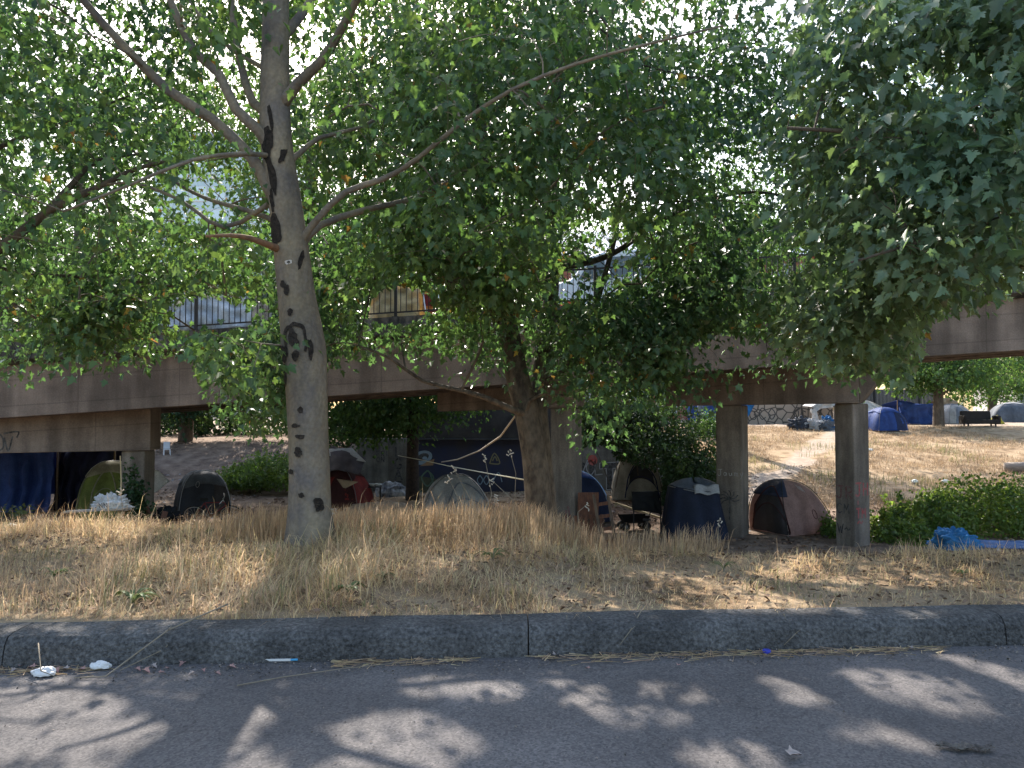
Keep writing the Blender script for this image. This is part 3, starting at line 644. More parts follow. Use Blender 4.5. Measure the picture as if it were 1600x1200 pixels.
# mesh window of that tent
dome_tent('dome_tent', 'faded pink dome tent with navy top and open dark door between two columns', G(1234, 22.2), .42, 1.85, 1.7, 1.42, pink, fly=None, door=mesh_d, trim=maroon, door_ang=-3.0, door_w=1.4, door_h=.66, group='dome tents', stripes=(-1.5, whitec), emblem=(-1.3, .24, maroon), pole=mat('tent_pole_black', (.03,.03,.03)), lean=(-.3,-.0), power=.86)
dome_tent('dome_tent', 'royal blue dome tent on the far slope right of the flared column', G(1380, 50), .2, 2.3, 2.1, 1.45, bluec, fly=bluec, fly_from=.5, door=navy, group='dome tents', door_ang=-1.1, door_w=.5)
dome_tent('dome_tent', 'small grey dome tent at the far camp beside the dark sofa', G(1487, 59), .2, 2.4, 2.2, 1.45, lgrey, fly=slate, fly_from=.75, group='dome tents', door=greyb)
dome_tent('dome_tent', 'grey dome tent at the right edge of the far camp', G(1581, 61), -.3, 3.4, 2.6, 1.5, slate, fly=lgrey, fly_from=.7, group='dome tents')

# extra navy cap on the pink tent is its own part
pt = [o for o in bpy.data.objects if o.name.startswith('dome_tent') and 'faded pink' in o.get('label', '')][0]
def cap_fn(u, v):
    th = -3.9 + u * 1.7; ph = .5 + v * .48
    c, s = math.cos(th), math.sin(th); q = 5.5; R = (abs(c)**q + abs(s)**q) ** (-1/q); R *= 1 - .11 * abs(math.cos(2*th))**1.5
    a = ph*math.pi/2; rr = math.cos(a)**.86; zz = math.sin(a)
    return Vector((c*R*rr*1.85/2 - .3*zz, s*R*rr*1.7/2, 1.42*zz)) + Vector((c, s, .8*zz+.1)).normalized()*.03
b = MB(); b.grid(cap_fn, 14, 10, thick=.005); b.build('rain_fly', cloth('dusk_blue', (.045,.06,.11)), pt, smooth=True)

# ------------------------------------------------------------------ draped tarps
def draped(b, rows, nu=22, nv=14, amp=.06, fr=6., seed=1, thick=.006):
    """rows: list of polylines (same length) interpolated down the cloth"""
    rows = [[Vector(p) for p in r] for r in rows]
    def lerp(l, t):
        t = t * (len(l) - 1); i = min(int(t), len(l) - 2); return l[i].lerp(l[i+1], t - i)
    def f(u, v):
        t = v * (len(rows) - 1); i = min(int(t), len(rows) - 2); k = t - i
        p = lerp(rows[i], u).lerp(lerp(rows[i+1], u), k)
        w = amp * (math.sin(u * fr * 6.28 + seed + 2.2 * math.sin(v * 3 + seed)) * (.35 + .65 * v) * .5 + (float(vn(u*7, v*6, seed, seed)) - .5) * 1.4)
        return p + Vector((w * .25, -w, w * .15))
    return b.grid(f, nu, nv, thick)
def tarp_at(name, label, cat, rows, m, **k):
    o0 = Vector(rows[-1][0]); b = MB(); draped(b, [[Vector(p) - o0 for p in r] for r in rows], **k)
    o = b.build(name, m, smooth=True, loc=o0); return tag(o, label, cat)
# blue tarps hung in the shade at the far left
t = thing('tarp_shelter', 'rumpled blue tarp shelter at the left edge under the overpass', 'shelter', G(60, 26.5))
L0 = t.location
def shelter(t, tops, back_d, zh, m, amp=.3, seed=2, fr=5, side=None):
    b = MB(); draped(b, [[p - L0 for p in tops], [Vector((p.x, p.y - .35, gz(p.x, p.y - .35))) - L0 for p in tops]], amp=amp, seed=seed, fr=fr, nu=34); b.build('front_sheet', m, t, smooth=True)
    b = MB(); draped(b, [[p - L0 + Vector((0, .02, .01)) for p in tops], [p - L0 + Vector((0, back_d, -zh)) for p in tops], [p - L0 + Vector((0, back_d + .3, -zh - 1.2)) for p in tops]], amp=amp*.6, seed=seed+3, nu=20); b.build('roof_sheet', m, t, smooth=True)
    for p in (tops[0], tops[-1]):
        b = MB(); b.bar(Vector((p.x, p.y + .08, gz(p.x, p.y))) - L0, p - L0 + Vector((0, .08, 0)), .05)
        b.build('pole', mat('raw_wood', (.25,.18,.12), var=.4, scale=12), t)
shelter(t, [P(-60, 700, 26.5), P(20, 704, 26.3), P(52, 698, 26.4), P(88, 703, 26.5)], 2, .5, tarpb, seed=3)
t = thing('tarp_shelter', 'dark navy tarp shelter between the blue tarp and the lime tent', 'shelter', G(120, 27.2)); L0 = t.location
shelter(t, [P(92, 706, 27), P(112, 698, 27), P(140, 702, 27), P(178, 698, 27)], 2, .5, cloth('deep_navy', (.018,.022,.06)), seed=6)
tarp_at('tarp', 'white tarp corner stretched behind the left column', 'tarp', [[P(238, 735, 22.5), P(246, 734, 22.5)], [P(236, 775, 22.2), P(266, 752, 22.4)]], whitec, amp=.04, nu=8, nv=6)
# dark tarp over the red tent
tarp_at('tarp', 'dark grey rumpled tarp with pale edge thrown over the red tent', 'tarp',
    [[P(490, 703, 28.2), P(520, 697, 28.3), P(545, 705, 28.2)], [P(488, 715, 26.8), P(535, 704, 26.8), P(572, 716, 27)], [P(490, 738, 25.7), P(530, 735, 25.6), P(562, 742, 25.8)]], dtarp, amp=.22, fr=3, seed=8, nu=26, nv=16)
tarp_at('tarp', 'crumpled white cloth over the top of the red tent', 'tarp', [[P(505, 702, 27), P(550, 700, 27.2)], [P(512, 712, 26.5), P(572, 722, 26.6)]], whitec, amp=.1, fr=3, seed=5, nu=16, nv=8)
tarp_at('cardboard', 'tilted cardboard triangle leaning on the red tent', 'cardboard', [[P(526, 748, 25.4), P(560, 753, 25.4)], [P(536, 762, 25.3), P(540, 763, 25.3)]], mat('cardboard', (.34,.25,.17), var=.2), amp=.005, nu=4, nv=4)

# boxy navy tent
t = thing('cabin_tent', 'navy tent with sagging flat top and pale patch left of the near right column', 'tent', G(1082, 21.6), -.1)
def cab(u, v, k=1.0, zt=1.3):
    a = u * 2 * math.pi; c, s = math.cos(a), math.sin(a); R = (abs(c)**6 + abs(s)**6) ** (-1/6)
    r = (1.0 - .26 * v) ; w = 1 + .035 * math.sin(a * 7 + 3*v)
    return Vector((c*R*r*.86*w*k, s*R*r*.85*w*k, zt * v * (1 + .06*math.sin(a*2+.6))))
b = MB(); b.grid(lambda u, v: cab(u, v), 56, 10); b.build('body', cloth('ink_navy', (.018,.026,.055)), t, smooth=True)
b = MB(); b.grid(lambda u, v: Vector((cab(u, 1).x*(1.03-v*.98), cab(u,1).y*(1.03-v*.98), cab(u,1).z + .012 + .17*math.sin(v*1.5) + .04*math.sin(u*25)*(1-v)*v)), 40, 6, thick=.006); b.build('roof', slate, t, smooth=True)
b = MB(); b.grid(lambda u, v: Vector((-.05 + .65*u, -.66 - .05*v + .15*(1-v), 1.40 - .22*v + .03*math.sin(u*9))), 10, 5, thick=.006); b.build('pale_flap', lgrey, t, smooth=True)
b = MB(); b.tube([cab(.07*i + .55, .98, 1.02) for i in range(7)], .015, 5); b.build('pole', mat('tent_pole', (.12,.12,.12)), t)

# ------------------------------------------------------------------ wood, bicycle, cart and camp things
wood = mat('brown_board', (.17, .075, .045), rough=.85, col2=(.08, .04, .028), scale=7, stretch=(3,3,.5), bump=.3); wood2 = mat('grey_board', (.16, .115, .08), rough=.9, col2=(.07,.05,.04), scale=8, stretch=(3,3,.5), bump=.3)
t = thing('pallet', 'dark brown wooden pallet standing upright beside the middle column', 'pallet', G(925, 19.2), .1)
b = MB()
for k in range(6): b.box((-.42 + .13*k, 0, .42 + .02*(k % 2)), (.085, .02, .84))
b.build('slat', wood, t)
for z in (.15, .7): b = MB(); b.box((-.1, .05, z), (.8, .08, .09)); b.build('stringer', wood2, t)
t = thing('board', 'reddish brown plywood board leaning behind the upright pallet', 'board', G(918, 19.7), .05); M = Matrix.Rotation(math.radians(8), 3, 'X')
b = MB(); b.box((0, 0, .68), (.52, .03, 1.36), M); b.build('panel', wood, t); b = MB(); b.box((.0,-.03,1.22),(.5,.03,.05), M); b.build('cleat', wood2, t)
t = thing('wooden_ladder', 'tall narrow wooden ladder frame leaning right of the pallet', 'frame', G(952, 19.0), -.1); M = Matrix.Rotation(math.radians(-9), 3, 'Y')
b = MB(); 
for s in (-.17, .17): b = MB(); b.box(Vector((s, 0, 0)) + M @ Vector((0,0,.68)), (.07, .05, 1.38), M); b.build('upright', wood2, t)
for z in (.25, .55, .85, 1.15): b = MB(); b.box(M @ Vector((0, .01, z)), (.32, .03, .08), M); b.build('rung', wood, t)
# boards by the left column
for k, (px, d, L_, tilt, lab) in enumerate([(247, 18.7, 1.0, 12, 'reddish plank leaning against the foot of the left column'), (258, 18.9, 1.15, -22, 'long brown plank tilted right beside the left column'), (266, 19.2, .8, -38, 'short broad board lying aslant by the dark grey tent')]):
    M = Matrix.Rotation(math.radians(tilt), 3, 'Y'); b = MB(); b.box(M @ Vector((0,0,L_/2)), (.13 + .1*(k==2), .035, L_), M); b.box(M @ Vector((0,-.025,L_*.8)), (.16, .02, .06), M)
    tag(b.build('plank', wood if k < 2 else wood2, loc=G(px, d), bevel=.004), lab, 'plank')
def lumpy(name, label, cat, loc, dims, m, seed=1, cols=None, crum=.0):
    import bmesh
    bm = bmesh.new(); bmesh.ops.create_icosphere(bm, subdivisions=5, radius=1)
    for v in bm.verts:
        n = float(fbm(v.co.x*1.8+seed, v.co.y*1.8, v.co.z*1.8+seed*3, seed, 3)); v.co *= .55 + .9*n + crum*(abs(float(vn(v.co.x*5+seed, v.co.y*5, v.co.z*5, seed+2))-.5)*2-.4) + crum*.5*(abs(float(vn(v.co.x*11, v.co.y*11, v.co.z*11, seed+4))-.5)*2-.4)
        v.co.x *= dims[0]/2; v.co.y *= dims[1]/2; v.co.z = max(-.25, v.co.z)*dims[2]*.75
    me = bpy.data.meshes.new(name); bm.to_mesh(me); bm.free(); me.materials.append(m); me.polygons.foreach_set('use_smooth', [True]*len(me.polygons))
    o = bpy.data.objects.new(name, me); C.objects.link(o); o.location = loc; return tag(o, label, cat)
lumpy('bag', 'black bin bag on the planks beside the left column', 'bag', G(262, 19.5) + Vector((0,0,.75)), (.7,.5,.35), black, 2, crum=.35)
lumpy('sack', 'white patterned sack on the brush before the lime tent', 'sack', P(174, 792, 16.6), (.74, .4, .34), whitec, 4, crum=.35)
sk = [o for o in bpy.data.objects if o.name == 'sack'][0]
b = MB(); stroke_mesh(b, word('NNS', .12), (-.14, -.222, .0), (1,0,0), (0,-.35,1), (0,-1,-.3), .012); b.build('printed_mark', blk, sk)
b = MB(); M = Matrix.Rotation(math.radians(-3), 3, 'Y'); b.box((0,0,0), (1.25,.2,.035), M); b.box((.3,.02,.03),(.3,.1,.02)); tag(b.build('board', mat('pale_board', (.40,.36,.30), var=.3), loc=P(150, 797, 16.4)), 'pale grey board lying on the brush below the white sack', 'board')
b = MB(); b.tube([(0,0,0),(.01,0,.6),(-.02,0,1.15)], [.018,.016,.012], 6); b.box((0,0,-.05),(.08,.08,.1)); tag(b.build('stake', mat('pale_wood', (.4,.33,.2)), loc=P(188, 797, 16.8)), 'thin pale wooden stake in front of the lime tent', 'stake')

# bicycle
def bicycle(loc, rz, tilt):
    t = thing('bicycle', 'bicycle with dark red frame standing before the dark grey tent', 'bicycle', loc, rz); t.rotation_euler = (tilt, 0, rz)
    rubber = mat('rubber', (.02,.02,.02)); steel = mat('steel', (.55,.55,.55), rough=.35, metallic=.8); fr = mat('bike_red', (.16,.02,.025), rough=.4)
    for x in (-.52, .52):
        w = MB(); pts = [(x + .31*math.cos(a), 0, .33 + .31*math.sin(a)) for a in np.linspace(0, 2*math.pi, 33)]; w.tube(pts, .016, 6, cap=False); wo = w.build('wheel', steel, t, smooth=True)
        w = MB(); pts = [(x + .335*math.cos(a), 0, .33 + .335*math.sin(a)) for a in np.linspace(0, 2*math.pi, 33)]; w.tube(pts, .02, 6, cap=False); w.build('tyre', rubber, wo, smooth=True)
        w = MB()
        for k in range(16):
            a = k*math.pi/8; w.tube([(x, .02*(-1)**k, .33), (x + .3*math.cos(a), 0, .33 + .3*math.sin(a))], .003, 3)
        w.tube([(x,-.04,.33),(x,.04,.33)], .02, 8); w.build('spokes', steel, wo)
    b = MB(); J = {'bb':(-.08,0,.30),'seat':(-.2,0,.78),'head':(.36,0,.80),'hd':(.38,0,.68),'r':(-.52,0,.33),'f':(.52,0,.33)}
    for p, q in (('bb','seat'),('seat','head'),('bb','hd'),('r','bb'),('r','seat'),('head','f')): b.tube([J[p], J[q]], .017, 7)
    b.build('frame', fr, t, smooth=True)
    b = MB(); b.tube([(.36,0,.8),(.34,0,.9),(.34,0,.93)], .014, 6); b.tube([(.3,-.28,.93),(.36,-.1,.94),(.36,.1,.94),(.3,.28,.93)], .012, 6); b.build('handlebar', steel, t)
    b = MB(); b.tube([(-.2,0,.78),(-.22,0,.88)], .014, 6); b.box((-.22,0,.9), (.26,.13,.05), taper=.3); b.build('saddle', rubber, t, bevel=.015)
    b = MB(); b.tube([(-.08+.09*math.cos(a), .03, .3+.09*math.sin(a)) for a in np.linspace(0,2*math.pi,14)], .01, 4); b.bar((-.08,.05,.3),(.05,.05,.2),.02); b.bar((-.08,-.05,.3),(-.21,-.05,.4),.02); b.build('crank', steel, t)
bicycle(G(338, 23.6) + Vector((0,0,-.05)), .1, math.radians(28))

# cart with black cloth drying above it
t = thing('cart', 'small black four wheeled pull cart under the hanging black cloth', 'cart', G(990, 22.6), .2)
b = MB(); b.add([(-.42,-.2,.42),(.42,-.2,.42),(.42,.2,.42),(-.42,.2,.42),(-.34,-.15,.24),(.34,-.15,.24),(.34,.15,.24),(-.34,.15,.24)], [(4,5,1,0),(5,6,2,1),(6,7,3,2),(7,4,0,3),(7,6,5,4)]); b.build('tray', black, t)
b = MB(); b.bar((-.4,0,.2),(.4,0,.2),.03); b.bar((.36,0,.2),(.62,0,.75),.025); b.tube([(.62,-.1,.75),(.62,.1,.75)],.015,6); b.build('frame', IRON, t)
for sx in (-.32, .3):
    for sy in (-.2, .2):
        b = MB(); b.tube([(sx + .0, sy - .03, .12), (sx, sy + .03, .12)], .12, 16); w = b.build('wheel', mat('rubber', (.02,.02,.02)), t)
        b = MB(); b.tube([(sx, sy-.034, .12),(sx, sy+.034, .12)], .05, 10); b.build('rim', mat('grey_plastic', (.2,.2,.2)), w)
t = thing('drying_frame', 'black cloth hung over a low metal frame behind the cart', 'cloth', G(1010, 22.0), 0); L0 = t.location
b = MB()
for px in (990, 1032): p = P(px, 768, 22.1); b.bar(Vector((p.x, p.y, gz(p.x,p.y))) - L0, p - L0, .03)
b.bar(P(990,769,22.1)-L0, P(1032,768,22.1)-L0, .03); b.build('stand', IRON, t)
b = MB(); draped(b, [[P(987,768,22.05)-L0, P(1010,769,22.05)-L0, P(1028,767,22.05)-L0], [P(988,797,21.9)-L0, P(1014,799,21.9)-L0, P(1035,804,21.9)-L0]], amp=.04, fr=3); b.build('cloth', black, t, smooth=True)
b = MB(); b.tube([P(962,786,24.2), P(985,793,23.8), P(1010,800,23.6), P(1038,808,23.3)], .03, 6)
o = MB(); pp = [P(962,786,24.2), P(985,794,23.8), P(1010,802,23.4), P(1038,811,23.0)]; o.tube([p - pp[0] for p in pp], [.03,.035,.035,.03], 7); o.box((0,0,-.05),(.06,.06,.12)); tag(o.build('pole', mat('pale_wood', (.4,.33,.2)), loc=pp[0]), 'long pale pole propped across the ground behind the cart', 'pole')
b = MB(); q = P(1012, 812, 21.0); b.bar((0,0,0),(0,0,-.75),.05,.05); b.bar((-.12,0,0),(.08,0,0),.05,.05); tag(b.build('bent_post', IRON, loc=q), 'short dark angled post standing in front of the cart', 'post')
# bags, bucket, red chair, table at the red tent
lumpy('bag', 'dark bundle of bags with white patches at the foot of the graffiti wall', 'bag', G(615, 31), (1.15,.6,.75), mat('patched_bag', (.45,.45,.45), col2=(.03,.035,.05), scale=4, rough=.6), 6)
b = MB(); b.tube([(0,0,0),(0,0,.26)], [.12,.15], 16); o = b.build('bucket', mat('white_plastic', (.7,.7,.68), rough=.4), loc=G(521, 25) , smooth=False); tag(o, 'small white bucket at the right foot of the near trunk', 'bucket')
h = MB(); h.tube([(-.15,0,.24),(-.1,-.1,.33),(0,-.12,.36),(.1,-.1,.33),(.15,0,.24)], .006, 5); h.build('handle', IRON, o)
t = thing('table', 'tiny camp table with white bowls beside the red tent', 'table', G(580, 27.5), .1)
b = MB(); b.box((0,0,.72),(.75,.45,.03)); b.build('tabletop', mat('dark_plastic', (.05,.05,.055)), t)
for sx in (-.33,.33):
    for sy in (-.18,.18): b = MB(); b.bar((sx,sy,0),(sx,sy,.7),.03); b.build('leg', IRON, t)
def lathe(b, prof, n=14):
    for i in range(len(prof)-1): pass
    vs = [(r*math.cos(2*math.pi*k/n), r*math.sin(2*math.pi*k/n), z) for r, z in prof for k in range(n)]
    b.add(vs, [(i*n+k, i*n+(k+1)%n, (i+1)*n+(k+1)%n, (i+1)*n+k) for i in range(len(prof)-1) for k in range(n)]); return b
for k, (dx, dz) in enumerate([(-.22, .74), (.05, .74), (.25,.74)]):
    b = MB(); lathe(b, [(.01,0),(.06,.0),(.11,.06),(.12,.09),(.11,.088),(.05,.01)]); o = b.build('bowl', MATS['white_plastic'], loc=t.location + Vector((dx,0,dz)), smooth=True); tag(o, ['left white bowl on the camp table','middle white bowl on the camp table','right white bowl on the camp table'][k], 'bowl', 'white bowls on the camp table')
t = thing('chair', 'small white plastic chair on the dirt bank beneath the dark hedge', 'chair', G(262, 35), .5); t.scale = (.6, .6, .6)
wp = MATS['white_plastic']
b = MB(); b.box((0,0,.43),(.45,.45,.04)); b.build('seat', wp, t, bevel=.02); b = MB(); b.box((0,.21,.72),(.45,.04,.5)); b.build('backrest', wp, t, bevel=.02)
for sx in (-.2,.2):
    for sy in (-.2,.2): b = MB(); b.bar((sx*1.1,sy*1.1,0),(sx,sy,.42),.045); b.build('leg', wp, t)
# sheet of bright dirt heap
lumpy('dirt_heap', 'low heap of pale sandy dirt left of the dark tree trunk', 'dirt heap', G(585, 26) , (2.4, 1.6, .5), mat('pale_dirt', (.42,.33,.24), var=.3, bump=.4), 9)
# white tarp scrap near kerb of grass
lumpy('plastic_bag', 'crumpled white plastic bag in the dry grass left of the near trunk', 'bag', G(374, 12.2) + Vector((0,0,.1)), (.36,.25,.22), mat('bag_white', (.62,.66,.63), rough=.4), 12)
lumpy('plastic_bag', 'small white scrap in the brown brush at the far left', 'bag', P(18, 826, 12.5), (.26,.15,.1), MATS['bag_white'], 13)
# blue plastic sheet in the verge right
t0 = P(1492, 848, 13.2)
o = lumpy('tarp_bundle', 'bright blue tarp bundle lying in the grass before the brambles', 'tarp', Vector((t0.x, t0.y, t0.z - .02)), (.80,.5,.36), skyb, 15, crum=.4)
tarp_at('tarp', 'flattened faded blue sheet in the grass right of the blue bundle', 'tarp', [[P(1512,843,13.6), P(1560,845,13.6), P(1610,845,13.6)], [P(1505,855,13.0), P(1565,857,13.0), P(1610,858,13.0)]], cloth('dull_blue', (.06,.14,.33)), amp=.07, fr=4)
# rope between the trees
b = MB(); pts = [P(805,650,12.6), P(782,682,13.5), P(750,704,15), P(715,718,17), P(690,722,18.5)]; o0 = pts[0]; b.tube([p - o0 for p in pts], .016, 6); 
tag(b.build('rope', mat('rope_tan', (.30,.25,.19)), loc=o0, smooth=True), 'thick sagging rope tied to the forked trunk', 'rope')
b = MB(); pts = [P(622,712,26), P(660,719,23), P(710,730,19), P(770,741,15), P(822,750,12.2)]; o0 = pts[-1]; b.tube([p - o0 for p in pts], .011, 6); tag(b.build('clothes_line', mat('line_pale', (.55,.52,.4)), loc=o0, smooth=True), 'thin taut pale line from the dark trunk to the forked trunk', 'line')

# ------------------------------------------------------------------ far camp on the plateau
def brickwall(name, label, x0, x1, y, z0, z1, m):
    t = thing(name, label, 'wall', ((x0+x1)/2, y, z0)); b = MB(); b.box((0,0,(z1-z0)/2), (x1-x0, .4, z1-z0)); b.build('blocks', m, t, bevel=.02)
    b = MB(); b.box((0,0,z1-z0+.05), (x1-x0+.1,.5,.1)); b.build('coping', WALLM, t); return t
bm_ = bpy.data.materials.new('stone_blocks'); bm_.use_nodes = True; N = bm_.node_tree.nodes; K = bm_.node_tree.links
vo = N.new('ShaderNodeTexVoronoi'); vo.feature = 'DISTANCE_TO_EDGE'; vo.inputs['Scale'].default_value = 1.7; tc = N.new('ShaderNodeTexCoord'); K.new(tc.outputs['Object'], vo.inputs['Vector'])
r = N.new('ShaderNodeValToRGB'); r.color_ramp.elements[0].color = (.05,.045,.04,1); r.color_ramp.elements[0].position = .02; r.color_ramp.elements[1].color = (.33,.27,.22,1); r.color_ramp.elements[1].position = .1
K.new(vo.outputs['Distance'], r.inputs[0]); K.new(r.outputs[0], N['Principled BSDF'].inputs['Base Color']); N['Principled BSDF'].inputs['Roughness'].default_value = .95
t = brickwall('stone_wall', 'rubble stone wall with black scrawls behind the far camp', X(1150, 57), X(1300, 57), 57, .3, 2.1, bm_)
graffiti(t, word('GCO', .8) + [[(p[0] + 3.2, p[1]) for p in s] for s in word('NG', .6)], (-2.6, -.2, .5), (1,0,0), (0,0,1), (0,-1,0), .07, blk)
tarp_at('tarp', 'royal blue tarp hanging left of the near right column at the far camp', 'tarp', [[P(1070,632,50), P(1095,634,50), P(1128,630,50)], [P(1078,666,49.5), P(1098,668,49.5), P(1128,666,49.5)]], tarpb, amp=.25, fr=5, nu=30)
tarp_at('tarp', 'pale blue tarp strip beside the royal blue tarp', 'tarp', [[P(1090,634,49.4), P(1099,634,49.4)], [P(1091,670,49.2), P(1104,672,49.2)]], greyb, amp=.1, fr=2, nu=8)
tarp_at('tarp', 'bright blue tarp over the stone wall right of the near right column', 'tarp', [[P(1158,626,56.4), P(1182,628,56.4)], [P(1158,652,56.1), P(1166,655,56.1)]], skyb, amp=.12, fr=2, nu=10)
b = MB(); b.box((0,0,.35),(1.3,.7,.7)); b.box((0,0,.73),(1.4,.8,.06)); tag(b.build('crate', mat('dark_plastic', (.05,.05,.055)), loc=G(1110, 48.5), bevel=.03), 'dark lidded crate below the royal blue tarp', 'crate')
for k, (px, w_, h_, mm, lab) in enumerate([(1250, 1.5, .75, char, 'charcoal heap of bedding at the left of the far junk pile'), (1268, 1.4, .8, lgrey, 'pale grey crumpled bedding in the middle of the far junk pile'), (1284, 1.3, .75, slate, 'slate coloured bundle at the right of the far junk pile'), (1292, .8, .9, skyb, 'small bright blue bag behind the far junk pile')]):
    lumpy('junk_bundle', lab, 'bundle', G(px, 50.5 + .3*(k == 3)) + Vector((0,0,.1)), (w_*1.1, 1.0, h_*1.0), mm, 20+k, crum=.5)
t = thing('canopy', 'white canopy shelter with sagging roof at the far camp', 'canopy', G(1288, 54)); L0 = t.location
pts4 = [P(1268,636,54), P(1283,628,54.3), P(1304,626,54.5), P(1318,630,54.5)]
b = MB(); draped(b, [[p + Vector((0,1.6,.1)) - L0 for p in pts4], [p - L0 for p in pts4], [p + Vector((0,-.1,-.45)) - L0 for p in pts4]], amp=.2, fr=2, seed=4); b.build('roof', whitec, t, smooth=True)
b = MB(); draped(b, [[P(1266,640,54)-L0, P(1276,638,54)-L0],[P(1272,664,54)-L0, P(1280,664,54)-L0]], amp=.08, nu=8); b.build('side_curtain', whitec, t, smooth=True)
for px in (1270, 1303): b = MB(); p = P(px, 634, 54.1); b.bar(Vector((p.x,p.y,gz(p.x,p.y)))-L0, p - L0, .06); b.build('leg', IRON, t)
tarp_at('tarp', 'white tarp ridge behind the royal blue dome tent', 'tarp', [[P(1345,626,53.5), P(1356,626,53.5), P(1390,640,53.5)], [P(1345,648,52.6), P(1372,644,52.6), P(1396,652,52.6)]], whitec, amp=.15, fr=3)
t = thing('tarp_shelter', 'long royal blue tarp shelter left of the far tree trunk', 'shelter', G(1432, 56)); L0 = t.location
shelter(t, [P(1403,625,56), P(1412,627,56), P(1440,632,56), P(1462,630,56)], 2.4, .3, tarpb, amp=.28, seed=9, fr=4)
t = thing('tarp_shelter', 'tan and grey ridge shelter right of the far tree trunk', 'shelter', G(1490, 61)); L0 = t.location
shelter(t, [P(1470,622,61), P(1484,622,61), P(1506,634,61)], 2.2, .4, tan, amp=.12, seed=12, fr=2)
t = thing('sofa', 'dark brown broken sofa standing in the sun at the far camp', 'sofa', G(1530, 52), -.1)
dk = cloth('sofa_brown', (.03,.022,.018), tr=0)
b = MB(); b.box((0,0,.32),(2.0,.85,.28)); b.build('seat', dk, t, bevel=.05); b = MB(); b.box((-.1,.38,.72),(1.9,.2,.62), Matrix.Rotation(-.15,3,'X')); b.build('backrest', dk, t, bevel=.06)
for sx in (-1.05, 1.05): b = MB(); b.box((sx,0,.45),(.2,.85,.55)); b.build('armrest', dk, t, bevel=.06)
for sx in (-.85,.85):
    for sy in (-.3,.3): b = MB(); b.box((sx,sy,.09),(.08,.08,.18)); b.build('leg', IRON, t)
lumpy('junk_bundle', 'yellow and black heap behind the right end of the sofa', 'bundle', G(1556, 56), (.9,.8,.8), mat('yellowblack', (.5,.42,.03), col2=(.02,.02,.02), scale=3), 31)
# corrugated fence
t = thing('corrugated_fence', 'grey corrugated metal fence behind the far blue shelters', 'fence', (X(1400,66), 66, .5))
b = MB(); wdt = X(1480,66) - X(1340,66); b.grid(lambda u, v: (-wdt/2 + wdt*u, .05*math.sin(u*150), 2.7*v), 300, 1, thick=.01); b.build('panel', mat('galvanised', (.20,.18,.165), rough=.6, var=.3, metallic=.2), t)
for k in range(5): b = MB(); b.box((-wdt/2 + wdt*k/4, -.12, 1.4), (.1,.1,2.8)); b.build('post', IRON, t)
b = MB(); M = Matrix.Rotation(.5, 3, 'Z'); b.tube([(-.9,0,.2),(.0,0,.22),(1.3,.2,.2)], [.22,.25,.24], 14); o = b.build('log', mat('grey_log', (.36,.30,.25), var=.4, scale=3, stretch=(1,4,4)), loc=G(1592, 36) + Vector((.3,0,.0)), smooth=True); o.rotation_euler.z = -.25; tag(o, 'pale grey fallen log on the slope at the right edge', 'log')
for k, (px, py, d, lab) in enumerate([(1358, 705, 42, 'white scrap of paper on the slope beside the flared column'), (1201, 765, 33, 'small pale blue litter at the foot of the lit slope'), (1427, 742, 34, 'white wrapper lying beside the trodden path'), (1475, 741, 34, 'small white scrap in the weeds right of the path')]):
    lumpy('litter', lab, 'litter', P(px, py, d) if False else G(px, d) + Vector((0,0,.05)), (.3,.25,.14), MATS['bag_white'], 40+k)
# building bits beyond
def building(name, label, x0, x1, y, z0, z1, depth, wm, rm, rows, cols, ww, wh, gm, rz=0, roof='flat', wins=True):
    t = thing(name, label, 'building', ((x0+x1)/2, y, 0), rz); w = x1 - x0
    b = MB(); b.box((0, depth/2, (z0+z1)/2), (w, depth, z1-z0)); wo = b.build('wall', wm, t)
    b = MB()
    if roof == 'flat': b.box((0, depth/2, z1+.35), (w+.8, depth+.8, .7))
    else: b.add([(-w/2-.6,-.6,z1),(w/2+.6,-.6,z1),(w/2+.6,depth/2,z1+4),(-w/2-.6,depth/2,z1+4),(-w/2-.6,depth+.6,z1),(w/2+.6,depth+.6,z1)], [(0,1,2,3),(3,2,5,4),(0,3,4),(1,5,2),(0,4,5,1)])
    b.build('roof', rm, t)
    if wins:
        for r_ in range(rows):
            for c_ in range(cols):
                cx = -w/2 + w*(c_+.5)/cols; cz = z0 + (z1-z0)*(r_+.55)/rows
                b = MB(); b.box((cx, -.03, cz), (ww+.24, .12, wh+.24)); f = b.build('window', mat('frame_white', (.5,.5,.5)), t)
                b = MB(); b.box((cx, -.06, cz), (ww, .1, wh)); b.build('pane', gm, f)
    return t
brick = mat('brick_red', (.28,.11,.08), col2=(.20,.08,.06), scale=9, rough=.9); glass = mat('window_glass', (.10,.13,.16), rough=.12, spec=.8, var=.3)
rb = mat('roof_bluegrey', (.42,.46,.56), rough=.5, var=.15)
building('brick_building', 'low brick building with pale blue grey roof beyond the middle of the overpass', X(840, 75), X(1290, 75), 75, 0, 16.2, 14, brick, rb, 4, 10, 1.6, 1.9, glass, roof='ridge')
building('brick_building', 'brick building beyond the left end of the overpass', X(-260, 70), X(120, 70), 70, 0, 14, 14, mat('brick_pink', (.36,.17,.13), var=.25, scale=9), rb, 4, 8, 1.5, 1.8, glass)
pale = mat('pale_glass_wall', (.42,.55,.60), rough=.25, spec=.6, var=.12, scale=1)
building('office_tower', 'tall pale blue glass office tower seen through the leaves at the left', X(235, 130), X(440, 130), 130, 0, 47, 22, pale, rb, 12, 7, 2.2, 2.4, mat('pale_pane', (.5,.64,.7), rough=.15, spec=.8, var=.1))
